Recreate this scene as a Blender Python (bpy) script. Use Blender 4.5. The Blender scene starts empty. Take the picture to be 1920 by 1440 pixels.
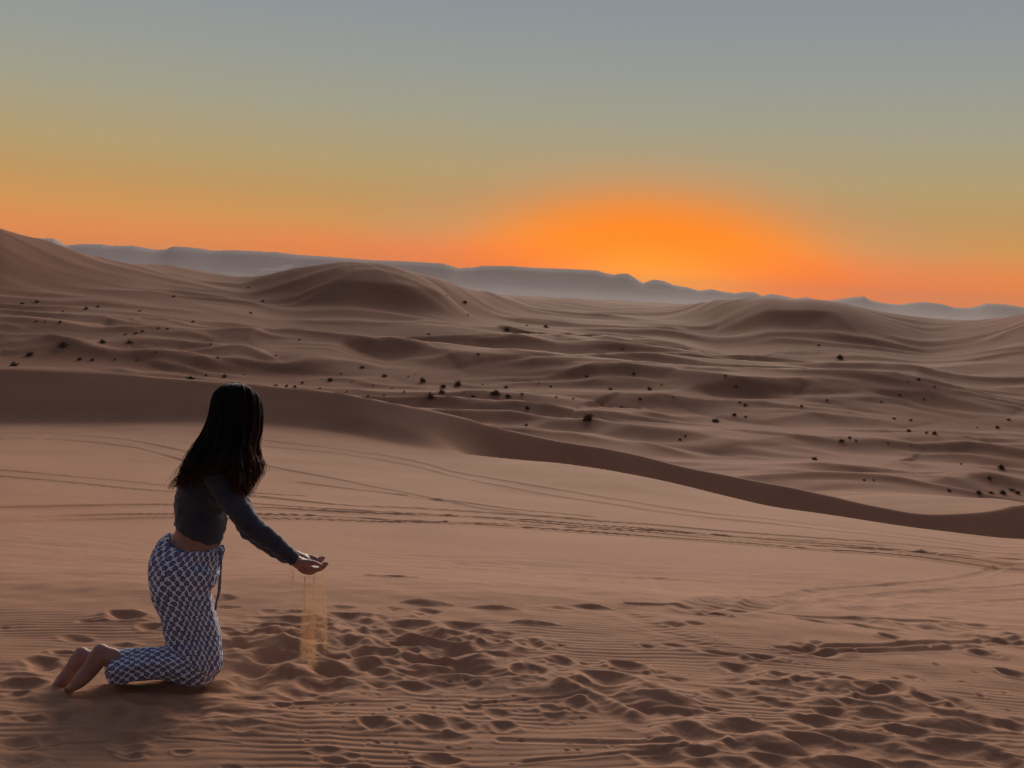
import bpy, bmesh, math, random
import numpy as np
from mathutils import Vector, Matrix
R = math.radians
random.seed(7); rng = np.random.default_rng(11)
sc = bpy.context.scene
COL = sc.collection

# ------------------------------------------------------------------ camera
F = 2000.0                       # focal length in pixels of the 1920 wide photograph
PITCH = math.atan(184.7 / F); ROLL = R(3.27)
CAM = Vector((0.0, 0.0, 1.68))
f0 = Vector((0, math.cos(PITCH), -math.sin(PITCH)))
r0 = Vector((1, 0, 0)); u0 = r0.cross(f0)
rc = r0 * math.cos(ROLL) + u0 * math.sin(ROLL)
uc = -r0 * math.sin(ROLL) + u0 * math.cos(ROLL)
cam_data = bpy.data.cameras.new('camera'); cam = bpy.data.objects.new('camera', cam_data); COL.objects.link(cam)
cam_data.sensor_width = 36; cam_data.lens = 36 * F / 1920
cam_data.clip_start = 0.05; cam_data.clip_end = 200000
M = Matrix((( rc.x, uc.x, -f0.x, CAM.x), (rc.y, uc.y, -f0.y, CAM.y), (rc.z, uc.z, -f0.z, CAM.z), (0, 0, 0, 1)))
cam.matrix_world = M
sc.camera = cam

# ------------------------------------------------------------------ sky, sun, exposure
SUN_AZ = R(7.0)                  # to the right of the view axis
SUN_EL = R(9.0)
def s2l(c): return tuple(((v/255)/12.92 if v/255 <= 0.04045 else ((v/255+0.055)/1.055)**2.4) for v in c)
world = bpy.data.worlds.new('World'); sc.world = world; world.use_nodes = True
def build_world():
    nt = world.node_tree; N = nt.nodes; L = nt.links; N.clear()
    out = N.new('ShaderNodeOutputWorld'); bg = N.new('ShaderNodeBackground'); L.new(bg.outputs[0], out.inputs[0])
    tc = N.new('ShaderNodeTexCoord'); sep = N.new('ShaderNodeSeparateXYZ'); L.new(tc.outputs['Generated'], sep.inputs[0])
    def m(op, a, b=None, c=None):
        n = N.new('ShaderNodeMath'); n.operation = op
        for i, v in enumerate((a, b, c)):
            if v is None: continue
            if isinstance(v, (int, float)): n.inputs[i].default_value = v
            else: L.new(v, n.inputs[i])
        return n.outputs[0]
    el = m('MULTIPLY', m('ARCSINE', sep.outputs[2]), 57.29578)                   # degrees
    # azimuth difference from the sun, degrees
    az = m('ARCTAN2', sep.outputs[0], sep.outputs[1])
    da = m('MULTIPLY', m('ABSOLUTE', m('WRAP', m('SUBTRACT', az, SUN_AZ), math.pi, -math.pi)), 57.29578)
    def ramp(fac, stops, interp='EASE'):
        n = N.new('ShaderNodeValToRGB'); L.new(fac, n.inputs[0]); cr = n.color_ramp; cr.interpolation = interp
        while len(cr.elements) > 1: cr.elements.remove(cr.elements[-1])
        cr.elements[0].position = stops[0][0]; cr.elements[0].color = (*s2l(stops[0][1]), 1)
        for p, c in stops[1:]:
            e = cr.elements.new(p); e.color = (*s2l(c), 1)
        return n.outputs[0]
    def mix(fac, a, b, blend='MIX'):
        n = N.new('ShaderNodeMix'); n.data_type = 'RGBA'; n.blend_type = blend
        if isinstance(fac, (int, float)): n.inputs[0].default_value = fac
        else: L.new(fac, n.inputs[0])
        for s, v in ((6, a), (7, b)):
            if isinstance(v, tuple): n.inputs[s].default_value = (*v, 1)
            else: L.new(v, n.inputs[s])
        return n.outputs[2]
    e = m('DIVIDE', m('MAXIMUM', el, 0.0), 90.0)
    base = ramp(e, [(0, (236, 119, 34)), (1.5/90, (226, 131, 64)), (2.9/90, (210, 146, 80)), (4.4/90, (195, 153, 96)), (5.8/90, (183, 159, 113)), (8.6/90, (164, 160, 138)),
                    (11.4/90, (151, 156, 151)), (14.2/90, (141, 149, 154)), (18/90, (134, 141, 150)), (35/90, (112, 119, 138)), (1, (90, 98, 120))], 'LINEAR')
    # the warm fan above the hidden sun: distance in a squashed metric
    dist = m('SQRT', m('ADD', m('POWER', m('MULTIPLY', da, 0.60), 2.0), m('POWER', m('MULTIPLY', m('SUBTRACT', el, 0.3), 1.28), 2.0)))
    dn = m('DIVIDE', dist, 10.0)
    glow = ramp(dn, [(0, (255, 152, 0)), (0.14, (255, 142, 0)), (0.30, (255, 131, 0)), (0.42, (255, 131, 0)), (0.56, (248, 138, 44)), (0.72, (222, 148, 94)), (0.88, (198, 153, 120)), (1, (182, 156, 136))], 'LINEAR')
    gw = N.new('ShaderNodeMapRange'); gw.interpolation_type = 'SMOOTHSTEP'; L.new(dn, gw.inputs[0])
    gw.inputs[1].default_value = 0.30; gw.inputs[2].default_value = 1.10; gw.inputs[3].default_value = 1.0; gw.inputs[4].default_value = 0.0
    col = mix(gw.outputs[0], base, glow)
    # red orange layer hugging the horizon on both sides of the sun
    def mr(v, a, b, c, d):
        n = N.new('ShaderNodeMapRange'); n.interpolation_type = 'SMOOTHSTEP'; L.new(v, n.inputs[0])
        for i, x in enumerate((a, b, c, d)): n.inputs[i+1].default_value = x
        return n.outputs[0]
    band = m('MULTIPLY', m('MULTIPLY', mr(el, 0.3, 3.2, 0.8, 0.0), mr(da, 8, 26, 1.0, 0.0)), mr(da, 3, 9, 0.0, 1.0))
    col = mix(band, col, s2l((255, 104, 0)))
    # away from the sunset the dusk sky is cooler and darker
    bw = N.new('ShaderNodeMapRange'); bw.interpolation_type = 'SMOOTHSTEP'; L.new(da, bw.inputs[0])
    bw.inputs[1].default_value = 45; bw.inputs[2].default_value = 150; bw.inputs[3].default_value = 0; bw.inputs[4].default_value = 1
    back = ramp(e, [(0, (72, 64, 66)), (0.12, (76, 70, 76)), (0.5, (80, 84, 100)), (1, (90, 98, 120))], 'LINEAR')
    col = mix(bw.outputs[0], col, back)
    boost = m('MULTIPLY_ADD', mr(dn, 0.0, 0.8, 1.0, 0.0), 0.22, 1.0)
    boost = m('MULTIPLY', boost, mr(el, 0.0, 5.0, 1.25, 1.0))
    L.new(col, bg.inputs[0]); L.new(boost, bg.inputs[1])
build_world()
sun_d = bpy.data.lights.new('sun', 'SUN'); sun = bpy.data.objects.new('sun', sun_d); COL.objects.link(sun)
sun_d.energy = 4.1; sun_d.angle = R(40); sun_d.color = (1.0, 0.82, 0.68)
sdir = Vector((math.sin(SUN_AZ)*math.cos(SUN_EL), math.cos(SUN_AZ)*math.cos(SUN_EL), math.sin(SUN_EL)))
sun.rotation_euler = (-sdir).to_track_quat('-Z', 'Y').to_euler(); sun.location = (0, 0, 60)
sc.view_settings.view_transform = 'Standard'; sc.view_settings.look = 'None'; sc.view_settings.gamma = 1
sc.view_settings.exposure = 0.0
try: sc.view_settings.use_curve_mapping = False
except Exception: pass
sc.render.engine = 'CYCLES'

# ------------------------------------------------------------------ helpers
def ray(px, py):
    a = (px - 960) / F; b = (720 - py) / F
    d = f0 + rc * a + uc * b
    return d                                    # forward depth 1
def P(px, py, depth): return CAM + ray(px, py) * depth
def azel(px, py):
    d = ray(px, py); return math.atan2(d.x, d.y), d.z / math.hypot(d.x, d.y)
def tag(o, label=None, cat=None, group=None, kind=None):
    if label: o['label'] = label
    if cat: o['category'] = cat
    if group: o['group'] = group
    if kind: o['kind'] = kind
    return o
def link(name, me, mat=None, parent=None, smooth=True):
    o = bpy.data.objects.new(name, me); COL.objects.link(o)
    if mat: me.materials.append(mat)
    if parent: o.parent = parent; o.matrix_parent_inverse = parent.matrix_world.inverted()
    if smooth: me.shade_smooth()
    return o
def pydata(name, V, Fc):
    me = bpy.data.meshes.new(name); me.from_pydata([tuple(v) for v in V], [], Fc); me.update(); return me
# gradient noise
_perm = rng.permutation(256).astype(np.int64); _perm = np.concatenate([_perm, _perm])
_ga = rng.random(256) * 2 * np.pi; _gx = np.cos(_ga); _gy = np.sin(_ga)
def pn(x, y, seed=0):
    x = np.asarray(x, float) + seed * 17.31; y = np.asarray(y, float) - seed * 9.73
    xi = np.floor(x).astype(np.int64); yi = np.floor(y).astype(np.int64); xf = x - xi; yf = y - yi
    u = xf*xf*xf*(xf*(xf*6-15)+10); v = yf*yf*yf*(yf*(yf*6-15)+10)
    def g(ix, iy, dx, dy):
        h = _perm[_perm[ix & 255] + (iy & 255)]
        return _gx[h]*dx + _gy[h]*dy
    a = g(xi, yi, xf, yf); b = g(xi+1, yi, xf-1, yf); c = g(xi, yi+1, xf, yf-1); d = g(xi+1, yi+1, xf-1, yf-1)
    return ((a*(1-u)+b*u)*(1-v) + (c*(1-u)+d*u)*v) * 1.5
def sstep(a, b, x):
    t = np.clip((x-a)/(b-a), 0, 1); return t*t*(3-2*t)

# ------------------------------------------------------------------ materials
def new_mat(name):
    m = bpy.data.materials.new(name); m.use_nodes = True
    return m, m.node_tree.nodes, m.node_tree.links, m.node_tree.nodes['Principled BSDF']
def sand_material():
    m, N, L, b = new_mat('sand')
    tc = N.new('ShaderNodeTexCoord')
    n1 = N.new('ShaderNodeTexNoise'); n1.inputs['Scale'].default_value = 0.35; n1.inputs['Detail'].default_value = 6; L.new(tc.outputs['Object'], n1.inputs['Vector'])
    n2 = N.new('ShaderNodeTexNoise'); n2.inputs['Scale'].default_value = 260; n2.inputs['Detail'].default_value = 3; L.new(tc.outputs['Object'], n2.inputs['Vector'])
    n3 = N.new('ShaderNodeTexNoise'); n3.inputs['Scale'].default_value = 9; n3.inputs['Detail'].default_value = 5; L.new(tc.outputs['Object'], n3.inputs['Vector'])
    cr = N.new('ShaderNodeValToRGB'); L.new(n1.outputs[0], cr.inputs[0])
    cr.color_ramp.elements[0].position = 0.3; cr.color_ramp.elements[0].color = (0.45, 0.233, 0.136, 1)
    cr.color_ramp.elements[1].position = 0.72; cr.color_ramp.elements[1].color = (0.515, 0.278, 0.166, 1)
    mx = N.new('ShaderNodeMix'); mx.data_type = 'RGBA'; mx.blend_type = 'MULTIPLY'; mx.inputs[0].default_value = 1
    r2 = N.new('ShaderNodeMapRange'); L.new(n2.outputs[0], r2.inputs[0]); r2.inputs[1].default_value = 0.3; r2.inputs[2].default_value = 0.7; r2.inputs[3].default_value = 0.8; r2.inputs[4].default_value = 1.12
    L.new(cr.outputs[0], mx.inputs[6]); L.new(r2.outputs[0], mx.inputs[7])
    mx2 = N.new('ShaderNodeMix'); mx2.data_type = 'RGBA'; mx2.blend_type = 'MULTIPLY'; mx2.inputs[0].default_value = 1
    r3 = N.new('ShaderNodeMapRange'); L.new(n3.outputs[0], r3.inputs[0]); r3.inputs[1].default_value = 0.3; r3.inputs[2].default_value = 0.7; r3.inputs[3].default_value = 0.93; r3.inputs[4].default_value = 1.05
    L.new(mx.outputs[2], mx2.inputs[6]); L.new(r3.outputs[0], mx2.inputs[7])
    # dimmer valley light painted into the sand: darker, redder wash beyond the near ridge
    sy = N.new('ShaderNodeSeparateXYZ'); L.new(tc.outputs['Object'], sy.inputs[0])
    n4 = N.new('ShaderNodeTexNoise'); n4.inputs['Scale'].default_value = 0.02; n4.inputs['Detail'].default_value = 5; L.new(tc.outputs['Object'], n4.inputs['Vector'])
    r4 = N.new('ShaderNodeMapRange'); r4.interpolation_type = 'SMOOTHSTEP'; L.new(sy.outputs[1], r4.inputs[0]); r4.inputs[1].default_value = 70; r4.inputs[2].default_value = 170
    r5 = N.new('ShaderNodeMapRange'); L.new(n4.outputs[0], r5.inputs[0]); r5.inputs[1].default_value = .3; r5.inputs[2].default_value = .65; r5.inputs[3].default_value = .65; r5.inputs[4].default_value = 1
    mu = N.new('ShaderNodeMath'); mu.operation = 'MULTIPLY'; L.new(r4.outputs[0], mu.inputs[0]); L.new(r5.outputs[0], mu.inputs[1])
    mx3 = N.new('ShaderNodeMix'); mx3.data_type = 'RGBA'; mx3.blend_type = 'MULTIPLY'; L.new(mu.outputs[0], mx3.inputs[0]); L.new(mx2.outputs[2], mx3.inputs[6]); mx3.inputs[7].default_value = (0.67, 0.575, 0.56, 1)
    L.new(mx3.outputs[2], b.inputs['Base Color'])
    b.inputs['Roughness'].default_value = 0.95; b.inputs['Specular IOR Level'].default_value = 0.12
    bp = N.new('ShaderNodeBump'); bp.inputs['Strength'].default_value = 0.25; bp.inputs['Distance'].default_value = 0.004
    L.new(n2.outputs[0], bp.inputs['Height']); L.new(bp.outputs[0], b.inputs['Normal'])
    return m
def plain_mat(name, col, rough=0.8, noise=None, spec=0.2):
    m, N, L, b = new_mat(name)
    b.inputs['Base Color'].default_value = (*col, 1); b.inputs['Roughness'].default_value = rough; b.inputs['Specular IOR Level'].default_value = spec
    if noise:
        tc = N.new('ShaderNodeTexCoord'); n = N.new('ShaderNodeTexNoise'); n.inputs['Scale'].default_value = noise[0]; n.inputs['Detail'].default_value = 5
        L.new(tc.outputs['Object'], n.inputs['Vector'])
        cr = N.new('ShaderNodeValToRGB'); L.new(n.outputs[0], cr.inputs[0])
        a = noise[1]
        cr.color_ramp.elements[0].position = 0.3; cr.color_ramp.elements[0].color = (*[c*(1-a) for c in col], 1)
        cr.color_ramp.elements[1].position = 0.7; cr.color_ramp.elements[1].color = (*[min(1, c*(1+a)) for c in col], 1)
        L.new(cr.outputs[0], b.inputs['Base Color'])
    return m
MAT = dict(sand=sand_material())

# ------------------------------------------------------------------ terrain
def yh(px): return 480 + 0.0571 * px
COLS_PX = np.array([-600, -300, -100, 0, 80, 200, 240, 330, 400, 455, 500, 560, 640, 720, 760, 830, 890, 960, 1010, 1070, 1130, 1180, 1240, 1300, 1350, 1437, 1480, 1520, 1580, 1660, 1750, 1800, 1850, 1900, 1920, 2100, 2300, 2600], float)
AZC = np.array([azel(p, yh(p))[0] for p in COLS_PX])
def tab(pts, col):                  # control values given at a few photo columns, interpolated to all columns
    pts = sorted(pts); xs = [p[0] for p in pts]
    return np.interp(COLS_PX, xs, [p[col] for p in pts])
KN = []                              # knots: (d[], z[], sharp)
def knot_y(pts, sharp=False):       # (px, d, y)
    d = tab(pts, 1); y = tab(pts, 2)
    z = np.array([CAM.z + d[i] * azel(COLS_PX[i], y[i])[1] for i in range(len(COLS_PX))])
    KN.append((d, z, sharp))
def knot_h(pts, sharp=False):       # (px, d, h below the camera)
    KN.append((tab(pts, 1), CAM.z - tab(pts, 2), sharp))
def vv(px, v): return yh(px) + v
knot_h([(0, 0.3, 1.66)]); knot_h([(0, 3.0, 1.64)]); knot_h([(0, 4.35, 1.685)])
knot_h([(0, 6.2, 1.80), (960, 6.2, 1.83), (1920, 6.2, 1.85)])
knot_y([(0, 9.5, vv(0, 560)), (960, 9.5, vv(960, 548)), (1920, 9.5, vv(1920, 560))])
knot_y([(0, 20, vv(0, 455)), (960, 20, vv(960, 452)), (1460, 19, vv(1460, 458)), (1920, 18, vv(1920, 478))])
knot_y([(0, 36, vv(0, 372)), (960, 34, vv(960, 388)), (1460, 31, vv(1460, 410)), (1920, 28, vv(1920, 442))])
knot_y([(-300, 55, 800), (0, 55, 792), (300, 55, 790), (480, 55, 795), (640, 55, 812), (807, 52, 843), (940, 50, 857), (1067, 49, 868), (1160, 48, 880), (1260, 46, 900), (1460, 42, 952), (1710, 38, 990), (1920, 36, 1015), (2200, 36, 1030)], 'L')
Lk = KN[-1]
# ridge crest
Rpts = [(-300, 59, 700), (0, 59.2, 690), (240, 59.2, 698), (480, 59, 720), (640, 58.5, 737), (827, 57.5, 770), (890, 57.5, 783), (957, 58, 803), (1073, 58, 830), (1207, 58, 850), (1280, 58, 870), (1413, 58, 897), (1513, 58, 917), (1600, 58, 937), (1713, 58, 963), (1780, 58, 968), (1847, 58, 965), (1920, 58, 955), (2200, 60, 890)]
dR = tab(Rpts, 1); yR = tab(Rpts, 2)
zR = np.array([CAM.z + dR[i]*azel(COLS_PX[i], yR[i])[1] for i in range(len(COLS_PX))])
# trough between light crest and ridge (only to the right of px 820)
w = sstep(760, 1100, COLS_PX)
dD = (Lk[0]*0.45 + dR*0.55)*(1-w) + (dR-5.0)*w
zlin = Lk[1] + (zR-Lk[1])*(dD-Lk[0])/(dR-Lk[0])
zD = zlin*(1-w) + (zR-2.9)*w
zD = np.where(w < 0.02, zlin-0.10, zD)
KN.append((dD, zD, False)); KN.append((dR, zR, 'R'))
KN.append((dR+13, zR-7.5, False))
knot_h([(0, 130, 25), (1300, 130, 25), (1600, 106, 19.5), (1920, 100, 17.2)]); knot_h([(0, 230, 31), (1400, 230, 31), (1920, 180, 27.5)]); knot_h([(0, 420, 26), (960, 420, 29.5), (1920, 400, 29.5)])
knot_y([(-200, 640, 520), (0, 650, 535), (240, 700, 540), (455, 740, 560), (640, 650, 590), (830, 665, 600), (960, 790, 595), (1130, 1030, 584), (1300, 860, 608), (1437, 710, 638), (1600, 715, 645), (1750, 760, 660), (1920, 700, 652)])
Spts = [(-300, 800, 380), (-100, 800, 402), (0, 800, 424), (80, 820, 450), (200, 850, 484), (240, 860, 491), (330, 950, 497), (400, 950, 510), (455, 900, 519), (500, 850, 512), (560, 820, 500), (640, 800, 492), (720, 800, 496), (760, 800, 505), (830, 820, 520), (890, 880, 543), (960, 980, 556), (1010, 1120, 560), (1070, 1220, 557), (1130, 1260, 564), (1240, 1180, 573), (1300, 1060, 570), (1350, 960, 563), (1437, 900, 557), (1480, 900, 563), (1520, 900, 561), (1580, 900, 568), (1660, 950, 585), (1750, 1000, 597), (1800, 980, 600), (1850, 950, 599), (1900, 920, 592), (1920, 905, 588), (2100, 850, 560)]
knot_y(Spts, 'S')
dS, zS = KN[-1][0], KN[-1][1]
KN.append((dS+350, np.minimum(zS-55, -50), False))
knot_h([(0, 3200, 108)]); knot_h([(0, 9000, 110)]); knot_h([(0, 24500, 110)])

def smooth_cols(az, arr):           # smooth interpolation of a knot curve over azimuth
    return np.interp(az, AZC, arr)
def base_profile(az, d):
    """az: (nc,) columns, d: (nr,) rows -> z (nr,nc)"""
    nc = len(az); K = len(KN)
    D = np.empty((K, nc)); Z = np.empty((K, nc))
    ker = np.array([1, 4, 6, 4, 1.])/16
    for k, (dk, zk, sh) in enumerate(KN):
        D[k] = smooth_cols(az, dk); Z[k] = smooth_cols(az, zk)
        # light smoothing over azimuth so the polylines read as curves
        inside = np.abs(az) < R(40)
        for it in range(60 if sh != 'S' else 14):
            for A in (D, Z):
                q = A[k]; s = q.copy(); s[2:-2] = (q[:-4]+4*q[1:-3]+6*q[2:-2]+4*q[3:-1]+q[4:])/16
                A[k] = np.where(inside, s, q)
    # behind and beside the picture: fade to a generic profile
    gD = D.mean(axis=1, keepdims=True); gZ = Z.mean(axis=1, keepdims=True)
    wb = sstep(R(45), R(100), np.abs(az))[None, :]
    D = D*(1-wb) + gD*wb; Z = Z*(1-wb) + gZ*wb
    S = (Z[1:]-Z[:-1])/(D[1:]-D[:-1])
    mL = np.empty_like(Z); mR = np.empty_like(Z)
    mR[0] = S[0]; mL[0] = S[0]; mL[-1] = S[-1]; mR[-1] = S[-1]
    for k in range(1, K-1):
        h0 = D[k]-D[k-1]; h1 = D[k+1]-D[k]
        m = (S[k-1]*h1 + S[k]*h0)/(h0+h1)
        mL[k] = m; mR[k] = m
        if KN[k][2] == 'R': mL[k] = S[k-1]*1.0; mR[k] = S[k]*0.6
        if KN[k][2] == 'S': mL[k] = S[k-1]*0.25; mR[k] = S[k]*0.3
        if KN[k][2] == 'L':
            w = sstep(R(-5), R(2), az)
            mL[k] = S[k-1]*(0.75+0.25*w); mR[k] = S[k-1]*0.75*(1-w) + (S[k]*1.0)*w
    out = np.empty((len(d), nc))
    for k in range(K-1):
        t = (d[:, None]-D[k][None])/(D[k+1]-D[k])[None]
        msk = (t >= 0) & (t < 1) if k > 0 else (t < 1)
        if k == K-2: msk = t >= 0
        h = D[k+1]-D[k]; t_ = np.clip(t, 0, 1)
        z = (2*t_**3-3*t_**2+1)*Z[k] + (t_**3-2*t_**2+t_)*h*mR[k] + (-2*t_**3+3*t_**2)*Z[k+1] + (t_**3-t_**2)*h*mL[k+1]
        out[msk] = z[msk]
    return out

NC = 860
az_in = np.linspace(R(-35), R(35), NC)
az_out = np.concatenate([np.linspace(R(35), R(180), 44)[1:]])
az_all = np.concatenate([-az_out[::-1], az_in, az_out])
rows = np.concatenate([np.geomspace(0.3, 2.9, 24)[:-1], 1/np.linspace(1/2.9, 1/7.5, 590)[:-1], np.geomspace(7.5, 50, 440)[:-1], np.linspace(50, 66, 60)[:-1],
                       np.geomspace(66, 125, 26)[:-1], np.geomspace(125, 1100, 330)[:-1], np.geomspace(1100, 3200, 50)[:-1], np.geomspace(3200, 24000, 24)])
Zg = base_profile(az_all, rows)
SA = np.sin(az_all)[None]; CA = np.cos(az_all)[None]
Xg = rows[:, None]*SA; Yg = rows[:, None]*CA
DIN = np.broadcast_to(rows[:, None], Zg.shape)
def find_ground(px, py, Z, dmin=0.3):       # first place where the line of sight meets the sheet
    a, t = azel(px, py); j = int(np.clip(np.searchsorted(az_all, a), 1, len(az_all)-1))
    q = (Z[:, j]-CAM.z)/rows
    i = np.nonzero((q >= t) & (rows > dmin))[0]
    if len(i) == 0: return None
    i = max(i[0], 1); t0, t1 = q[i-1], q[i]
    f = 1.0 if t1 == t0 else float(np.clip((t-t0)/(t1-t0), 0, 1))
    d = rows[i-1] + f*(rows[i]-rows[i-1]); return Vector((d*math.sin(a), d*math.cos(a), Z[i-1, j]*(1-f)+Z[i, j]*f))

# --- valley dunes (steep side towards the viewer, long back towards the sunset)
def dune_layer(X, Y, lam, seed, warp=0.9, xs=1.0):
    ph = Y/lam + warp*pn(X/(lam*1.5*xs), Y/(lam*2.2), seed) + 0.45*pn(X/(lam*0.6*xs), Y/lam, seed+3) + 0.12*X/lam*pn(X/900, Y/900, seed+5)
    t = ph - np.floor(ph)
    c = 0.52
    up = np.clip(t/c, 0, 1); dn = np.clip((1-t)/(1-c), 0, 1)
    prof = np.where(t < c, up*(0.75*up+0.25)*1.0, dn*dn*(3-2*dn)*0.35 + dn*0.65)
    amp = sstep(-0.25, 0.42, pn(X/(lam*1.7*xs), Y/(lam*1.4), seed+7))
    return prof*amp
vr = (rows > 66) & (rows < 3300)
Xv = Xg[vr]; Yv = Yg[vr]; Dv = DIN[vr]
wv = sstep(95, 150, Dv)*(1-sstep(700, 1500, Dv)*0.8)*(1-sstep(2200, 3000, Dv))
skirt = 1.0
dn = 4.0*dune_layer(Xv, Yv, 84, 1, 0.7, 1.9)*(0.25+0.75*sstep(160, 380, Dv)) + 2.3*dune_layer(Xv, Yv, 37, 21, 0.75, 1.9)*(0.55+0.45*sstep(120, 260, Dv)) + 0.85*dune_layer(Xv, Yv, 15, 41, 0.8, 1.7)*(1-sstep(350, 700, Dv))
dS_g = np.interp(az_all, AZC, dS)[None]
wsk = 1 - 0.58*sstep(0.66, 0.93, Dv/dS_g)*(1-sstep(1.0, 1.3, Dv/dS_g))
Zg[vr] += (dn-1.6)*wv*wsk + (6*pn(Xv/260, Yv/260, 9))*wv*wsk*sstep(150, 400, Dv)*0.6

# --- explicit broad dune crests seen in the valley: (polyline in photo px, height m, steep width m, back width m)
def seg_dist(X, Y, pts):
    best = np.full(X.shape, 1e9); sd = np.zeros(X.shape); tt = np.zeros(X.shape)
    acc = 0; tot = sum((pts[i+1]-pts[i]).length for i in range(len(pts)-1))
    for i in range(len(pts)-1):
        a, b = pts[i], pts[i+1]; ab = b-a; l2 = ab.length_squared
        t = np.clip(((X-a.x)*ab.x+(Y-a.y)*ab.y)/l2, 0, 1)
        dx = X-(a.x+t*ab.x); dy = Y-(a.y+t*ab.y); dd = np.sqrt(dx*dx+dy*dy)
        side = np.sign((ab.x)*(Y-a.y)-(ab.y)*(X-a.x))
        m = dd < best; best = np.where(m, dd, best); sd = np.where(m, side*dd, sd); tt = np.where(m, (acc+t*ab.length)/tot, tt)
        acc += ab.length
    return best, sd, tt
def add_crest(poly, H, wf, wb, Z=Zg):
    pts = []
    for p in poly:
        g = find_ground(p[0], p[1], Z, 100)
        if g: pts.append(Vector((g.x, g.y)))
    if len(pts) < 2: return
    cx = sum(p.x for p in pts)/len(pts); cy = sum(p.y for p in pts)/len(pts)
    # restrict to a window of rows and columns
    m = (Xg > min(p.x for p in pts)-wb*1.2) & (Xg < max(p.x for p in pts)+wb*1.2) & (Yg > min(p.y for p in pts)-wf*1.6) & (Yg < max(p.y for p in pts)+wb*1.3)
    X = Xg[m]; Y = Yg[m]
    b, s, t = seg_dist(X, Y, pts)             # left of the polyline (going left to right) is the far side
    f = np.clip(1+s/wf, 0, 1); r = np.clip(1-s/wb, 0, 1)
    prof = np.where(s < 0, f*f*(1.5-0.5*f), r*r*(3-2*r)*0.5+r*0.5)
    endf = np.sin(np.pi*np.clip(t, 0.0, 1))**0.6
    lim = np.where((t <= 0) | (t >= 1), 0, 1)
    H = 0.66*H*min(1.0, max(0.3, cy/330)); wf = wf*1.1; wb = wb*0.6
    Z[m] += H*prof*endf*lim
CRESTS = [
 ([(560, 700), (640, 662), (720, 658), (800, 665), (880, 690)], 7, 24, 90),
 ([(1180, 770), (1300, 742), (1420, 728), (1520, 735), (1560, 752)], 5, 18, 70),
 ([(1540, 760), (1640, 752), (1740, 752), (1900, 778)], 5, 20, 60),
 ([(1420, 800), (1520, 790), (1640, 798), (1700, 806)], 4, 16, 45),
 ([(1330, 850), (1480, 835), (1700, 838), (1830, 845), (1880, 875)], 5, 20, 50),
 ([(1600, 880), (1680, 876), (1760, 888), (1860, 906)], 3.5, 16, 30),
 ([(900, 800), (1000, 782), (1080, 772), (1140, 790)], 3.5, 14, 36),
 ([(1060, 812), (1180, 810), (1300, 820), (1400, 835)], 3, 12, 30),
 ([(1660, 718), (1740, 704), (1820, 690), (1900, 680)], 7, 30, 80),
 ([(0, 655), (120, 650), (240, 650), (340, 660)], 4, 22, 60),
 ([(300, 690), (420, 680), (520, 672)], 3, 16, 50),
 ([(100, 615), (200, 606), (300, 612)], 4, 22, 60),
 ([(920, 655), (1040, 640), (1160, 652)], 6, 26, 90),
 ([(860, 690), (1000, 685), (1150, 690), (1250, 700)], 4, 20, 60),
 ([(560, 560), (660, 545), (760, 552), (860, 575)], 9, 40, 120),
 ([(1340, 620), (1430, 595), (1560, 600), (1640, 640)], 8, 36, 110)]
for c in CRESTS: add_crest(*c)

# --- ridge side: streaks, faint creases down the dark face, smooth swells on the light sand
m = (rows > 7) & (rows < 66); X = Xg[m]; Y = Yg[m]; D_ = DIN[m]
Zg[m] += 0.10*pn(X/9, Y/12, 31)*sstep(8, 20, D_) + 0.02*pn(X/2.2, Y/3.5, 33)*sstep(7, 12, D_)
Zg[m] += 0.003*pn((X+0.5*Y)/0.45, Y/6, 35)*sstep(50, 56, D_)

ZB = Zg.copy()                       # smooth sheet, used to place things near the camera
near = rows < 14.0
Xn = Xg[near]; Yn = Yg[near]; Zn = Zg[near]
MB_ = np.abs(az_all) < R(36)
def blur(A, n):
    A = A.reshape(int(near.sum()) if near.ndim == 1 else -1, len(az_all)).copy()
    for _ in range(n):
        A[1:-1] = (A[:-2]+2*A[1:-1]+A[2:])/4; A[:, 1:-1] = (A[:, :-2]+2*A[:, 1:-1]+A[:, 2:])/4
    return A
pit = np.zeros_like(Xn); add = np.zeros_like(Xn); quiet = np.zeros_like(Xn)
def gpt(px, py): return find_ground(px, py, ZB)
def stamp(px, py, hw, hh, amp=1.0, rot=0.0, rim=0.25, kind='pit'):
    g = gpt(px, py + (hh*0.5 if kind == 'pit' else 0))
    if g is None: return
    d = math.hypot(g.x, g.y)
    rx = hw*d/F; ry = hh*1.3/(F*1.7/(d*d))
    ry = min(ry, rx*1.6); 
    stamp_w(g.x, g.y, rx, ry, amp, rot, rim, kind)
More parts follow.
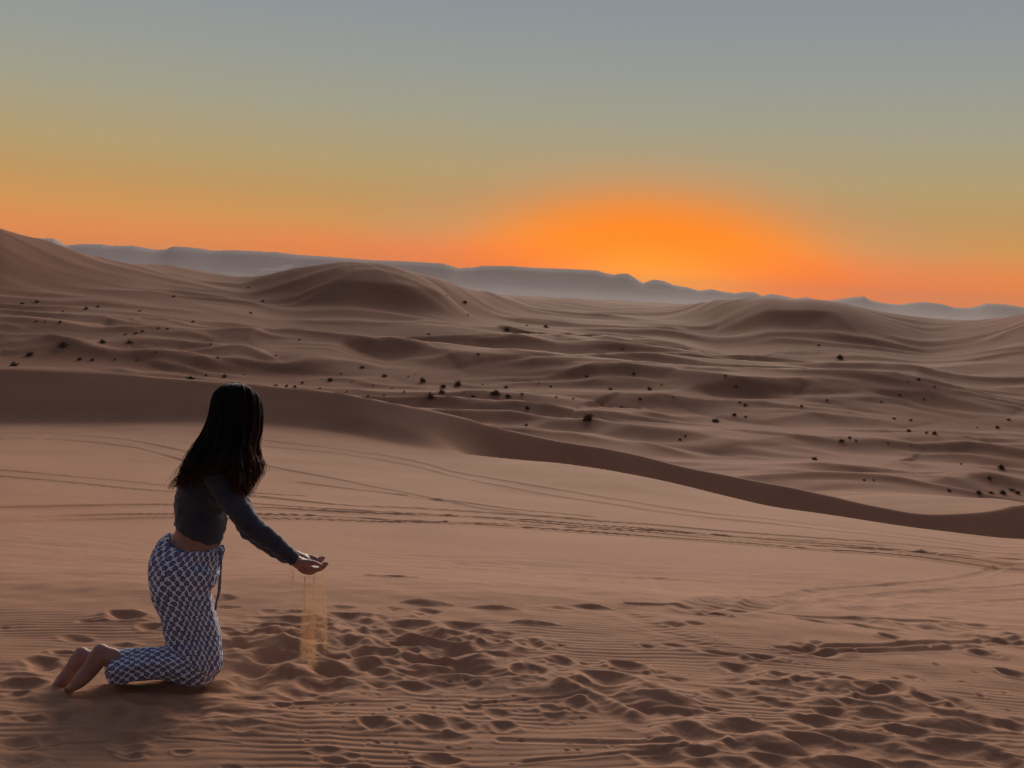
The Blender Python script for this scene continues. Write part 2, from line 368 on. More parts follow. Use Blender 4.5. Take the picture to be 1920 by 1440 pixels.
def stamp_w(gx, gy, rx, ry, amp=1.0, rot=0.0, rim=0.25, kind='pit'):
    global pit, add, quiet
    rr = max(rx, ry)*2.2
    jm = (np.abs(Xn-gx) < rr) & (np.abs(Yn-gy) < rr)
    if not jm.any(): return
    X = Xn[jm]-gx; Y = Yn[jm]-gy
    wob = 0.42*min(rx, ry)
    X = X + wob*pn(Xn[jm]/(rx+.02)*0.9, Yn[jm]/(ry+.02)*0.9, 51); Y = Y + wob*pn(Xn[jm]/(rx+.02)*0.9, Yn[jm]/(ry+.02)*0.9, 57)
    c, s = math.cos(rot), math.sin(rot); u = (X*c+Y*s)/rx; v = (-X*s+Y*c)/ry
    q = np.abs(u)**1.6+v*v+0.25*u*v; A = min(0.31*amp*min(rx, ry), 0.026)
    if kind == 'pit':
        p = A*np.clip(1-q, 0, None)**1.35*(1+0.35*v)
        pit[jm] = np.maximum(pit[jm], p)
        add[jm] = np.maximum(add[jm], rim*A*np.exp(-((np.sqrt(q)-1.12)/0.22)**2))
    else:
        add[jm] = np.maximum(add[jm], A*1.25*np.clip(1-q, 0, None)**1.3)
    quiet[jm] = np.maximum(quiet[jm], np.clip(1.6-q, 0, 1))
PITS = [(460,1361,33,9),(560,1297,50,12),(473,1255,45,14),(626,1259,52,17),(648,1209,33,14),(520,1233,40,14),(681,1230,40,12),(765,1171,50,12),(677,1164,32,9),
 (856,1229,55,11),(925,1213,45,8),(990,1255,33,12),(841,1377,45,9),(819,1415,42,10),(626,1421,30,7),(611,1406,30,6),(702,1355,30,10),(805,1352,38,9),(866,1359,28,7),
 (943,1357,28,8),(885,1322,20,8),(1034,1328,25,7),(1085,1320,25,10),(706,1262,25,9),(710,1284,33,6),(1056,1240,30,9),(1005,1209,22,6),(557,1144,28,4),(455,1313,50,5),
 (528,1324,16,5),(1139,1269,66,14),(1541,1162,46,8),(1632,1171,50,8),(1671,1195,21,5),(1263,1168,24,4),(1305,1168,20,3),(1383,1248,32,10),(1350,1300,30,8),
 (1503,1276,32,9),(1460,1264,22,6),(1551,1262,28,6),(1585,1274,28,6),(1628,1296,36,11),(1671,1288,28,10),(1800,1316,27,11),(1738,1310,33,6),(1757,1322,33,6),
 (1838,1348,65,12),(1786,1399,80,12),(1297,1377,50,16),(1393,1363,55,14),(1508,1387,50,14),(1311,1413,36,9),(1287,1339,36,7),(1335,1331,20,5),(1527,1348,55,9),
 (1206,1329,42,12),(1599,1435,80,12),(1527,1219,56,7),(1886,1202,45,6),(1048,1238,33,7),(1177,1245,38,8),(1010,1257,25,14),(1235,1257,19,5),(1350,1223,50,4),
 (1268,1210,28,4),(1215,1209,18,4),(1815,1171,45,5),(1767,1156,35,4),(1896,1261,25,6),(232,1154,38,8),(164,1166,22,3),(284,1176,24,6),(146,1195,38,5),
 (234,1207,24,4),(78,1241,32,10),(117,1222,24,4),(39,1283,42,10),(26,1304,30,8),(351,1296,35,8),(273,1318,55,10),(216,1343,30,8),(263,1348,18,6),(117,1345,25,7),
 (57,1351,24,6),(344,1352,17,4),(292,1377,25,5),(242,1398,36,8),(242,1412,26,6),(344,1408,20,5),(36,1424,45,13),(437,1437,30,6),(5,1343,15,6),(417,1119,22,6),
 (427,1135,25,3),(880,1262,30,8),(800,1240,36,10),(740,1200,34,10),(590,1180,40,10),(455,1190,40,10),(440,1215,34,9),(560,1195,36,10),(830,1190,40,9),(900,1185,30,6),
 (700,1190,34,10),(770,1215,34,10),(1447,1425,44,10),(1370,1400,40,10),(1880,1420,50,12),(1700,1430,50,9),(1906,1360,34,9),(1650,1340,40,8),(1700,1370,44,9),(1590,1320,30,6),(1430,1230,26,5)]
for i, (x, y, w_, h_) in enumerate(PITS):
    stamp(x, y, w_*random.uniform(1.0, 1.15), h_, random.uniform(0.75, 1.1), random.uniform(-0.25, 0.25), random.uniform(0.1, 0.5))
for (x, y, w_, h_) in [(797,1131,60,5),(1000,1172,56,4),(1110,1135,50,4),(560,1265,70,10),(640,1280,60,9),(1450,1400,90,10),(1250,1315,80,9),(1600,1380,100,9),(880,1240,60,9),(520,1220,60,10),(700,1245,60,10),(1780,1360,90,9),(930,1140,60,4),(410,1290,40,9)]:
    stamp(x, y, w_, h_, 1.2, random.uniform(-.2, .2), kind='mound')
# overlapping random treads through the trampled areas
def scatter(n, x0, x1, y0, y1, w0, w1, amp=(0.45, 0.95)):
    for _ in range(n):
        x = random.uniform(x0, x1); y = random.uniform(y0, y1) 
        s = (y-yh(x))/800
        wd = random.uniform(w0, w1)*s
        stamp(x, y, wd, wd*random.uniform(0.2, 0.34)*s, random.uniform(*amp), random.uniform(-.7, .7), random.uniform(.05, .45))
scatter(30, 420, 900, 1155, 1290, 26, 60)
scatter(12, 880, 1120, 1200, 1290, 16, 40)
scatter(8, 1230, 1560, 1330, 1440, 20, 56)
scatter(10, 1450, 1920, 1255, 1440, 16, 50)
scatter(12, 1180, 1560, 1195, 1300, 12, 30, (0.5, 1))
scatter(9, 560, 1150, 1325, 1440, 12, 34, (0.4, 0.9))
scatter(10, 0, 430, 1300, 1440, 14, 40, (0.4, 0.9))
scatter(8, 0, 420, 1150, 1240, 10, 30, (0.4, 0.8))
scatter(7, 1500, 1920, 1150, 1240, 14, 40, (0.5, .9))
scatter(10, 500, 1160, 1128, 1160, 14, 40, (0.4, 0.8))
# toe marks and broken crust specks
for _ in range(260):
    x = random.choice([random.uniform(700, 1150), random.uniform(1180, 1920), random.uniform(560, 900)]); y = random.uniform(1195, 1438)
    stamp(x, y, random.uniform(4, 10), random.uniform(1.6, 3), random.uniform(.8, 1.5), random.uniform(-.6, .6), .5)
# dents on the smooth slope behind
for (x, y, w_) in [(1176,1044,18),(1030,1036,9),(1012,1040,6),(1230,1051,9),(1209,1068,11),(1235,1084,28),(1166,1090,9),(1590,1057,20),(1702,1055,12),(738,1080,38),(598,1052,24),(868,1055,14),(1340,1152,26),(1095,1084,9),(1640,1044,20)]:
    stamp(x, y, w_, 3.0, 2.2, 0, 0.5)
# the drawn lines of feet dragging through sand
def groove(poly, w, depth, rim=0.5, Z=None, dots=False):
    pts = [gpt(*p) for p in poly]; pts = [Vector((p.x, p.y)) for p in pts if p]
    b, s, t = seg_dist(Xn, Yn, pts)
    q = b/w; mm = q < 3
    g = -depth*np.exp(-q*q*1.6) + rim*depth*np.exp(-((q-1.5)/0.55)**2)
    if dots: g = g*(0.55+0.45*np.sin(t*dots))
    add[mm] += g[mm]
groove([(1160,1136),(1240,1175),(1340,1220)], 0.10, 0.008, dots=100)
groove([(1050,1290),(1120,1310),(1185,1345)], 0.05, -0.022, 0.1)
groove([(880,1318),(1000,1312),(1100,1310)], 0.012, 0.006)
groove([(940,1385),(1100,1392),(1300,1400)], 0.02, 0.006)
groove([(1460,1215),(1620,1213),(1800,1205),(1920,1200)], 0.03, 0.014)
groove([(1490,1224),(1650,1222),(1840,1214)], 0.03, 0.012)
groove([(0,1402),(300,1384),(450,1396)], 0.008, 0.004)
groove([(980,1425),(1120,1418),(1300,1405)], 0.012, 0.005)
groove([(540,1325),(700,1318),(860,1313)], 0.01, 0.004)
# where she kneels the sand is pressed flat
def press(px, py, rx, ry, depth):
    g = gpt(px, py); q = ((Xn-g.x)/rx)**2+((Yn-g.y)/ry)**2
    wq = np.exp(-np.clip(q, 0, 20)**1.5); return wq, depth
# wind ripples
rip_dir = 0.10
wl = 0.047
ph = (Yn - rip_dir*Xn)/wl + 0.8*pn(Xn/0.9, Yn/0.5, 61) + 0.22*pn(Xn/0.2, Yn/0.12, 67)
ripamp = 0.0019*(0.35+0.65*sstep(-0.3, 0.3, pn(Xn/0.8, Yn/0.45, 71)))*(1-0.95*sstep(5.2, 6.4, np.hypot(Xn, Yn)))
rp = np.sin(2*np.pi*ph); rp = rp + 0.25*np.sin(4*np.pi*ph+0.9)
# trampled billows: sharp soft ridges round shallow bowls
def zone(px, py, rx, ry, rot=0):
    g = gpt(px, py); X = Xn-g.x; Y = Yn-g.y; c, s = math.cos(rot), math.sin(rot)
    return np.exp(-(((X*c+Y*s)/rx)**2+((-X*s+Y*c)/ry)**2)**1.5)
tz = np.maximum.reduce([zone(600, 1215, 0.62, 0.55), zone(820, 1225, 0.55, 0.5), zone(1330, 1370, 0.42, 0.22)*.4, zone(1780, 1370, 0.6, 0.32)*.3, zone(1560, 1300, 0.5, 0.22)*0.8, zone(1120, 1300, 0.4, 0.25)*0.7, zone(300, 1340, 0.7, 0.2)*0.6, zone(80, 1290, 0.4, 0.3)*0.6, zone(1780, 1180, .6, .3)*.5])
def ridged(lx, ly, sd):
    a = pn(Xn/lx+0.5*pn(Xn/lx, Yn/ly, sd+2), Yn/ly+0.5*pn(Xn/lx, Yn/ly, sd+4), sd); a = np.sqrt(a*a+0.0025)
    return 1-2.2*a
bil = 0.024*ridged(0.42, 0.30, 101) + 0.014*ridged(0.2, 0.15, 107)
quiet = np.maximum(quiet, tz)
low = tz*bil + 0.016*pn(Xn/0.9, Yn/0.5, 73) + 0.005*pn(Xn/0.22, Yn/0.16, 77)
farfade = 1-sstep(12.0, 13.8, np.hypot(Xn, Yn))
tot = (low + ripamp*rp*(1-0.8*np.clip(quiet, 0, 1)) - blur(pit, 1) + blur(add, 1))*farfade
dj = pn(Xn/0.03, Yn/0.02, 81)*0.0016*np.clip(quiet+0.2, 0, 1)
for (px, py, rx, ry) in [(330, 1262, 0.20, 0.13), (380, 1262, 0.13, 0.14), (270, 1265, 0.16, 0.13), (150, 1275, 0.13, 0.13)]:
    wq, _ = press(px, py, rx, ry, 0); tot = tot*(1-wq) + (-0.006)*wq
Zg[near] = Zn + tot + dj*farfade

# --- vehicle tracks across the light slope
def track(poly, w, depth, tread=0.0, rim=0.45):
    pts = []
    for p in poly:
        g = find_ground(p[0], p[1], ZB)
        if g: pts.append(Vector((g.x, g.y)))
    # densify with Catmull-Rom
    q = []
    for i in range(len(pts)-1):
        p0 = pts[max(i-1, 0)]; p1 = pts[i]; p2 = pts[i+1]; p3 = pts[min(i+2, len(pts)-1)]
        for k in range(5):
            t = k/5; q.append(0.5*((2*p1)+(p2-p0)*t+(2*p0-5*p1+4*p2-p3)*t*t+(-p0+3*p1-3*p2+p3)*t**3))
    q.append(pts[-1])
    mr = (rows > 5.5) & (rows < 56)
    X = Xg[mr]; Y = Yg[mr]; Zs = Zg[mr]
    b, s, t = seg_dist(X, Y, q)
    wob = 1+0.25*pn(X/0.9, Y/0.9, 91)
    k = b/(0.82*w*wob)
    L_ = sum((q[i+1]-q[i]).length for i in range(len(q)-1))
    g = -depth*np.exp(-k**4) + rim*depth*np.exp(-((k-1.45)/0.4)**2)
    if tread: g += tread*np.exp(-k**4)*np.sin(t*L_/0.14*2*np.pi + s/w*2)
    Zg[mr] = Zs + 1.1*g*min(1.0, max(0.6, (poly[0][1]-780)/140))*(0.75+0.25*pn(X/3, Y/3, 93))
TR = [
 ([(-40,954),(160,950),(330,948),(560,957),(760,966),(960,974),(1200,992),(1440,1013),(1700,1035),(1960,1062)], .20, .075),
 ([(-40,975),(160,968),(330,966),(560,968),(760,978),(960,989),(1200,1006),(1440,1024),(1700,1044),(1960,1073)], .18, .075),
 ([(-40,982),(160,976),(330,972),(560,975),(800,981),(960,984),(1200,998),(1440,1018),(1960,1050)], .15, .06),
 ([(470,930),(620,946),(800,955),(960,965),(1200,983),(1440,1003),(1700,1022),(1960,1040)], .20, .06),
 ([(470,945),(620,956),(800,965),(960,977),(1200,995),(1440,1010),(1960,1045)], .18, .06),
 ([(-40,880),(160,896),(330,912),(560,930)], .22, .06),
 ([(-40,892),(160,908),(330,923),(480,932)], .22, .06),
 ([(-40,822),(60,824),(130,812),(230,806),(360,810),(500,827),(640,844),(760,862),(860,888),(960,905),(1160,938),(1400,970),(1700,1003),(1960,1028)], .30, .07),
 ([(0,812),(100,814),(230,824),(340,846)], .26, .06),
 ([(20,822),(130,826),(240,838),(340,864)], .26, .06),
 ([(500,838),(640,852),(760,872),(860,897),(960,916),(1160,948),(1400,978),(1700,1010),(1960,1034)], .28, .06),
 ([(490,872),(620,897),(760,925),(880,950),(960,960)], .22, .05),
 ([(560,905),(700,922),(830,938),(960,955),(1100,968)], .20, .045),
 ([(1300,1143),(1400,1122),(1560,1104),(1760,1090),(1840,1076),(1900,1060),(1960,1066)], .12, .02, .006),
 ([(1360,1143),(1480,1132),(1620,1118),(1800,1106),(1960,1092)], .14, .018, .006),
 ([(1600,1142),(1740,1136),(1860,1128),(1960,1122)], .12, .012, .005),
 ([(1180,1130),(1340,1140),(1480,1152),(1640,1162),(1960,1175)], .05, .012, .0),
 ([(1700,1035),(1780,1045),(1850,1056),(1900,1062)], .12, .03, 0)]
for t_ in TR: track(*t_)

# build the sheet
def terrain_mesh():
    nr, nc = Zg.shape
    V = np.stack([Xg, Yg, Zg], -1).reshape(-1, 3)
    V = np.concatenate([V, [[0, 0, CAM.z-1.66]]])
    idx = np.arange(nr*nc).reshape(nr, nc)
    a = idx[:-1, :-1].ravel(); b = idx[:-1, 1:].ravel(); c = idx[1:, 1:].ravel(); d = idx[1:, :-1].ravel()
    quads = np.stack([a, b, c, d], 1)[:, ::-1]
    me = bpy.data.meshes.new('dune_terrain')
    nq = len(quads); tri = np.stack([np.full(nc-1, nr*nc), idx[0, :-1], idx[0, 1:]], 1)[:, ::-1]
    me.vertices.add(len(V)); me.vertices.foreach_set('co', V.astype(np.float32).ravel())
    me.loops.add(nq*4+len(tri)*3); me.polygons.add(nq+len(tri))
    me.loops.foreach_set('vertex_index', np.concatenate([quads.ravel(), tri.ravel()]).astype(np.int32))
    me.polygons.foreach_set('loop_start', np.concatenate([np.arange(nq)*4, nq*4+np.arange(len(tri))*3]).astype(np.int32))
    me.update(calc_edges=True); me.validate()
    return me
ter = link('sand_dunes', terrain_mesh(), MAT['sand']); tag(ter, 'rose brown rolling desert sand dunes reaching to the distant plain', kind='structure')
print('terrain', len(ter.data.polygons))

# ------------------------------------------------------------------ mountains
MAT['rock'] = plain_mat('mountain_rock', (0.56, 0.50, 0.53), 0.95, (0.0006, 0.12))
def mountains():
    prof = [(-400,452),(-200,446),(-60,444),(85,447),(100,447),(112,453),(125,460),(150,458),(190,458),(210,461),(250,461),(290,468),(310,468),(325,462),(360,464),(400,470),(440,469),(520,473),(560,478),(610,481),(700,488),(760,490),(830,494),(860,503),(895,501),(905,498),(960,499),(1000,502),(1080,505),(1120,507),(1130,511),(1150,515),(1165,513),(1178,513),(1192,522),(1205,531),(1225,524),(1245,527),(1265,535),(1290,539),(1310,545),(1335,542),(1350,546),(1380,550),(1395,547),(1415,548),(1430,555),(1445,551),(1465,554),(1490,560),(1512,557),(1530,562),(1560,563),(1580,560),(1600,557),(1620,556),(1630,562),(1660,569),(1690,571),(1710,568),(1730,566),(1765,570),(1790,577),(1820,577),(1850,569),(1880,570),(1905,574),(1940,580),(2100,584),(2400,596)]
    xs = np.array([p[0] for p in prof], float); ys = np.array([p[1] for p in prof], float)
    px = np.arange(-400, 2400, 2.0); py = np.interp(px, xs, ys)
    d0 = np.interp(px, [-400, 850, 1250, 2400], [12500, 13500, 16000, 18000])
    a = np.array([azel(x, y) for x, y in zip(px, py)])
    top = CAM.z + d0*a[:, 1]; low_top = np.convolve(np.pad(top, 12, 'edge'), np.ones(25)/25, 'valid'); low_top = np.minimum(low_top, top+2)
    low_top = np.convolve(np.pad(low_top, 6, 'edge'), np.ones(13)/13, 'valid')
    top = top + 5*pn(px/5, px*0, 3)
    zp = -112.0
    sec = [(-0.20, 0.0), (-0.15, 0.05), (-0.10, 0.16), (-0.06, 0.34), (-0.035, 0.58), (-0.015, 0.80), (0, 1.0), (0.03, 0.70), (0.1, 0.4), (0.2, 0.0)]
    V = []; n = len(px)
    for k, (dd, hh) in enumerate(sec):
        dist = d0*(1+dd) + (0 if hh in (0, 1) else 1)*0*pn(px/40, px*0+k*0.35, 5)
        z = zp + ((top if hh == 1.0 else low_top)-zp)*hh*(1 if hh in (0, 1.0) else (1+0.02*pn(px/60, px*0+k*0.5, 7)))
        if hh == 0: z = z*0 + zp - 30
        V += [(dist[i]*math.sin(a[i, 0]), dist[i]*math.cos(a[i, 0]), z[i]) for i in range(n)]
    Fc = [(k*n+i, k*n+i+1, (k+1)*n+i+1, (k+1)*n+i) for k in range(len(sec)-1) for i in range(n-1)]
    o = link('mountains', pydata('mountains', V, Fc), MAT['rock']); tag(o, 'long hazy blue grey mountain range along the horizon', kind='structure')
mountains()

# ------------------------------------------------------------------ the kneeling woman
D0 = 4.33
YAX = Vector((0, 1, 0))
def mpx(r, dep): return r*dep/F
def ring_pts(c, t, a, b, n, ax=None):
    side = (ax or YAX).copy(); up = t.cross(side).normalized(); side = up.cross(t).normalized()
    return [c + up*(math.cos(2*math.pi*i/n)*a) + side*(math.sin(2*math.pi*i/n)*b) for i in range(n)]
def catm(L, n):
    out = []
    for i in range(len(L)-1):
        p0, p1, p2, p3 = [np.array(L[k], float) for k in (max(i-1, 0), i, i+1, min(i+2, len(L)-1))]
        for k in range(n):
            t = k/n; out.append(0.5*((2*p1)+(p2-p0)*t+(2*p0-5*p1+4*p2-p3)*t*t+(-p0+3*p1-3*p2+p3)*t**3))
    out.append(np.array(L[-1], float)); return out
def loft(bm, spec, n=20, sub=4, round_ends=(True, True)):
    """spec: (px, py, depth, half width px, half depth m) along a limb; closed rounded tube"""
    S = catm(spec, sub)
    C_ = [P(s[0], s[1], s[2]) for s in S]; A = [mpx(s[3], s[2]) for s in S]; B = [s[4] for s in S]
    T = [(C_[min(i+1, len(C_)-1)]-C_[max(i-1, 0)]).normalized() for i in range(len(C_))]
    rings = []
    def cap(i, sign):
        res = []
        for ang in (75, 50, 25):
            k = math.sin(R(90-ang)); e = math.cos(R(90-ang))*min(A[i], B[i])
            res.append((C_[i]+T[i]*sign*e, T[i], A[i]*k, B[i]*k))
        return res
    seq = [(C_[i], T[i], A[i], B[i]) for i in range(len(C_))]
    if round_ends[0]: seq = cap(0, -1) + seq
    if round_ends[1]: seq = seq + cap(len(C_)-1, 1)[::-1]
    for c, t, a, b in seq: rings.append([bm.verts.new(p) for p in ring_pts(c, t, a, b, n)])
    for r1, r2 in zip(rings, rings[1:]):
        for i in range(n): bm.faces.new((r1[i], r1[(i+1) % n], r2[(i+1) % n], r2[i]))
    bm.faces.new(rings[0][::-1]); bm.faces.new(rings[-1])
def ball(bm, px, py, dep, ax, ay, az):
    m = Matrix.Translation(P(px, py, dep)) @ Matrix.Diagonal((ax, ay, az, 1))
    bmesh.ops.create_uvsphere(bm, u_segments=20, v_segments=14, radius=1, matrix=m)
def remeshed(name, bm, voxel, smooth, mat, parent, fac=0.5):
    bmesh.ops.recalc_face_normals(bm, faces=bm.faces)
    me = bpy.data.meshes.new(name+'_src'); bm.to_mesh(me); bm.free()
    o = bpy.data.objects.new(name+'_src', me); COL.objects.link(o)
    md = o.modifiers.new('r', 'REMESH'); md.mode = 'VOXEL'; md.voxel_size = voxel
    if smooth: ms = o.modifiers.new('s', 'SMOOTH'); ms.iterations = smooth; ms.factor = fac
    dg = bpy.context.evaluated_depsgraph_get(); dg.update()
    out = bpy.data.meshes.new_from_object(o.evaluated_get(dg)); out.name = name
    bpy.data.objects.remove(o); bpy.data.meshes.remove(me)
    out.materials.clear()
    return link(name, out, mat, parent)

def skin_mat():
    m, N, L, b = new_mat('skin'); b.inputs['Base Color'].default_value = (0.46, 0.26, 0.21, 1)
    tc = N.new('ShaderNodeTexCoord'); n = N.new('ShaderNodeTexNoise'); n.inputs['Scale'].default_value = 30; n.inputs['Detail'].default_value = 5; L.new(tc.outputs['Object'], n.inputs['Vector'])
    cr = N.new('ShaderNodeValToRGB'); L.new(n.outputs[0], cr.inputs[0]); cr.color_ramp.elements[0].color = (0.33, 0.17, 0.135, 1); cr.color_ramp.elements[0].position = .3
    cr.color_ramp.elements[1].color = (0.42, 0.235, 0.19, 1); cr.color_ramp.elements[1].position = .7; L.new(cr.outputs[0], b.inputs['Base Color'])
    b.inputs['Roughness'].default_value = 0.55; b.inputs['Subsurface Weight'].default_value = 0.12; b.inputs['Subsurface Radius'].default_value = (0.01, 0.004, 0.002)
    b.inputs['Subsurface Scale'].default_value = 0.6
    return m
def knit_mat():
    m, N, L, b = new_mat('dark_jersey'); b.inputs['Roughness'].default_value = 0.75; b.inputs['Sheen Weight'].default_value = 0.25; b.inputs['Specular IOR Level'].default_value = 0.25
    tc = N.new('ShaderNodeTexCoord'); n = N.new('ShaderNodeTexNoise'); n.inputs['Scale'].default_value = 14; n.inputs['Detail'].default_value = 6; L.new(tc.outputs['Object'], n.inputs['Vector'])
    cr = N.new('ShaderNodeValToRGB'); L.new(n.outputs[0], cr.inputs[0]); cr.color_ramp.elements[0].color = (0.026, 0.031, 0.054, 1); cr.color_ramp.elements[0].position = .3
    cr.color_ramp.elements[1].color = (0.044, 0.052, 0.086, 1); cr.color_ramp.elements[1].position = .7; L.new(cr.outputs[0], b.inputs['Base Color'])
    n2 = N.new('ShaderNodeTexNoise'); n2.inputs['Scale'].default_value = 700; L.new(tc.outputs['Object'], n2.inputs['Vector'])
    bp = N.new('ShaderNodeBump'); bp.inputs['Strength'].default_value = 0.3; bp.inputs['Distance'].default_value = 0.001; L.new(n2.outputs[0], bp.inputs['Height']); L.new(bp.outputs[0], b.inputs['Normal'])
    return m
def print_mat():
    """block print: blue rosettes in a white slanted lattice, laid out in the cloth's own UV (metres)"""
    m, N, L, b = new_mat('printed_cotton'); b.inputs['Roughness'].default_value = 0.85; b.inputs['Sheen Weight'].default_value = 0.15; b.inputs['Specular IOR Level'].default_value = 0.15
    uv = N.new('ShaderNodeUVMap'); uv.uv_map = 'cloth'
    def mth(op, a, bb=None, c=None):
        n = N.new('ShaderNodeMath'); n.operation = op
        for i, v in enumerate((a, bb, c)):
            if v is None: continue
            if isinstance(v, (int, float)): n.inputs[i].default_value = v
            else: L.new(v, n.inputs[i])
        return n.outputs[0]
    nz = N.new('ShaderNodeTexNoise'); nz.inputs['Scale'].default_value = 28; nz.inputs['Detail'].default_value = 2; L.new(uv.outputs[0], nz.inputs['Vector'])
    sv = N.new('ShaderNodeVectorMath'); sv.operation = 'SUBTRACT'; L.new(nz.outputs['Color'], sv.inputs[0]); sv.inputs[1].default_value = (.5, .5, .5)
    sc_ = N.new('ShaderNodeVectorMath'); sc_.operation = 'SCALE'; L.new(sv.outputs[0], sc_.inputs[0]); sc_.inputs['Scale'].default_value = 0.014
    ad = N.new('ShaderNodeVectorMath'); L.new(uv.outputs[0], ad.inputs[0]); L.new(sc_.outputs[0], ad.inputs[1])
    sp = N.new('ShaderNodeSeparateXYZ'); L.new(ad.outputs[0], sp.inputs[0]); u, v = sp.outputs[0], sp.outputs[1]
    W, H = 0.032, 0.040
    a_ = mth('ADD', mth('DIVIDE', u, W), mth('DIVIDE', v, H)); b_ = mth('SUBTRACT', mth('DIVIDE', u, W), mth('DIVIDE', v, H))
    fa = mth('SUBTRACT', mth('FRACT', a_), 0.5); fb = mth('SUBTRACT', mth('FRACT', b_), 0.5)
    # lattice lines are broad along one diagonal, thin along the other
    nv = N.new('ShaderNodeTexNoise'); nv.inputs['Scale'].default_value = 55; nv.inputs['Detail'].default_value = 2; L.new(uv.outputs[0], nv.inputs['Vector'])
    ea = mth('SUBTRACT', 0.5, mth('ABSOLUTE', fa)); eb = mth('SUBTRACT', 0.5, mth('ABSOLUTE', fb))
    line = mth('MAXIMUM', mth('LESS_THAN', ea, mth('MULTIPLY_ADD', nv.outputs[0], 0.28, -0.05)), mth('LESS_THAN', eb, mth('MULTIPLY_ADD', nv.outputs[0], 0.24, -0.065)))
    rr = mth('SQRT', mth('ADD', mth('POWER', fa, 2.0), mth('POWER', fb, 2.0)))
    ang = mth('ARCTAN2', fa, fb)
    pet = mth('SINE', mth('ADD', mth('MULTIPLY', rr, 34.0), mth('MULTIPLY', mth('SINE', mth('MULTIPLY', ang, 5.0)), 1.3)))
    light = mth('MULTIPLY', mth('GREATER_THAN', pet, 0.62), mth('LESS_THAN', rr, 0.33))
    nz2 = N.new('ShaderNodeTexNoise'); nz2.inputs['Scale'].default_value = 420; L.new(uv.outputs[0], nz2.inputs['Vector'])
    sp2 = mth('MULTIPLY', mth('GREATER_THAN', nz2.outputs[0], 0.60), 0.7)
    rose = mth('LESS_THAN', rr, mth('ADD', mth('MULTIPLY_ADD', nv.outputs[0], 0.34, 0.262), mth('MULTIPLY', mth('SINE', mth('MULTIPLY', ang, 5.0)), 0.035)))
    isw = mth('MAXIMUM', mth('SUBTRACT', 1.0, rose), mth('MULTIPLY', light, 0.62))
    unused = mth('MINIMUM', mth('ADD', mth('ADD', line, mth('MULTIPLY', light, 0.6)), mth('MULTIPLY', sp2, 0.5)), 1.0)
    nb = N.new('ShaderNodeTexNoise'); nb.inputs['Scale'].default_value = 60; L.new(uv.outputs[0], nb.inputs['Vector'])
    cb = N.new('ShaderNodeValToRGB'); L.new(nb.outputs[0], cb.inputs[0]); cb.color_ramp.elements[0].position = .35; cb.color_ramp.elements[0].color = (0.018, 0.034, 0.150, 1)
    cb.color_ramp.elements[1].position = .65; cb.color_ramp.elements[1].color = (0.042, 0.085, 0.31, 1)
    mx = N.new('ShaderNodeMix'); mx.data_type = 'RGBA'; L.new(isw, mx.inputs[0]); L.new(cb.outputs[0], mx.inputs[6]); mx.inputs[7].default_value = (0.80, 0.84, 0.95, 1)
    L.new(mx.outputs[2], b.inputs['Base Color'])
    bp = N.new('ShaderNodeBump'); bp.inputs['Strength'].default_value = 0.5; bp.inputs['Distance'].default_value = 0.004
    nw = N.new('ShaderNodeTexNoise'); nw.inputs['Scale'].default_value = 26; nw.inputs['Detail'].default_value = 4; L.new(uv.outputs[0], nw.inputs['Vector']); L.new(nw.outputs[0], bp.inputs['Height']); L.new(bp.outputs[0], b.inputs['Normal'])
    return m
def hair_mat():
    m, N, L, b = new_mat('dark_hair'); b.inputs['Roughness'].default_value = 0.6; b.inputs['Specular IOR Level'].default_value = 0.10
    at = N.new('ShaderNodeAttribute'); at.attribute_name = 'strand'
    cr = N.new('ShaderNodeValToRGB'); L.new(at.outputs['Fac'], cr.inputs[0])
    cr.color_ramp.elements[0].position = 0.35; cr.color_ramp.elements[0].color = (0.010, 0.007, 0.007, 1)
    cr.color_ramp.elements[1].position = 1.0; cr.color_ramp.elements[1].color = (0.13, 0.045, 0.026, 1)
    L.new(cr.outputs[0], b.inputs['Base Color'])
    return m
MAT.update(skin=skin_mat(), knit=knit_mat(), printed=print_mat(), hair=hair_mat())
foot_g = gpt(360, 1275)
woman = bpy.data.objects.new('person', None); COL.objects.link(woman); woman.location = Vector((P(350, 1280, D0).x, P(350, 1280, D0).y, 0.0))
tag(woman, 'kneeling woman in dark crop top and blue printed trousers letting sand run through her hands', 'person')
bpy.context.view_layer.update()

# --- body: one continuous skin
bm = bmesh.new()
loft(bm, [(348, 1085, 4.33, 40, .12), (358, 1050, 4.33, 46, .122), (366, 1026, 4.33, 45, .120), (371, 1004, 4.33, 41.5, .112), (374, 980, 4.33, 40, .112), (378, 930, 4.33, 42, .125), (391, 893, 4.33, 34, .12), (403, 866, 4.33, 23, .08), (414, 838, 4.33, 15, .055), (428, 812, 4.33, 14, .05)])
ball(bm, 440, 768, 4.33, .083, .073, .098); ball(bm, 447, 783, 4.33, .072, .062, .082)
ball(bm, 462, 806, 4.33, .038, .042, .040); ball(bm, 470, 815, 4.33, .016, .02, .014)           # jaw and chin
loft(bm, [(479, 775, 4.33, 4, .008), (485, 785, 4.33, 5.5, .012), (487, 790, 4.33, 5, .013)], 10)          # nose
loft(bm, [(476, 764, 4.30, 4, .02), (477, 763, 4.36, 4, .02)], 10)
ball(bm, 478, 800, 4.33, .010, .020, .007); ball(bm, 477, 805, 4.33, .010, .018, .006)           # lips
ball(bm, 442, 783, 4.257, .012, .008, .022); ball(bm, 442, 783, 4.403, .012, .008, .022)          # ears
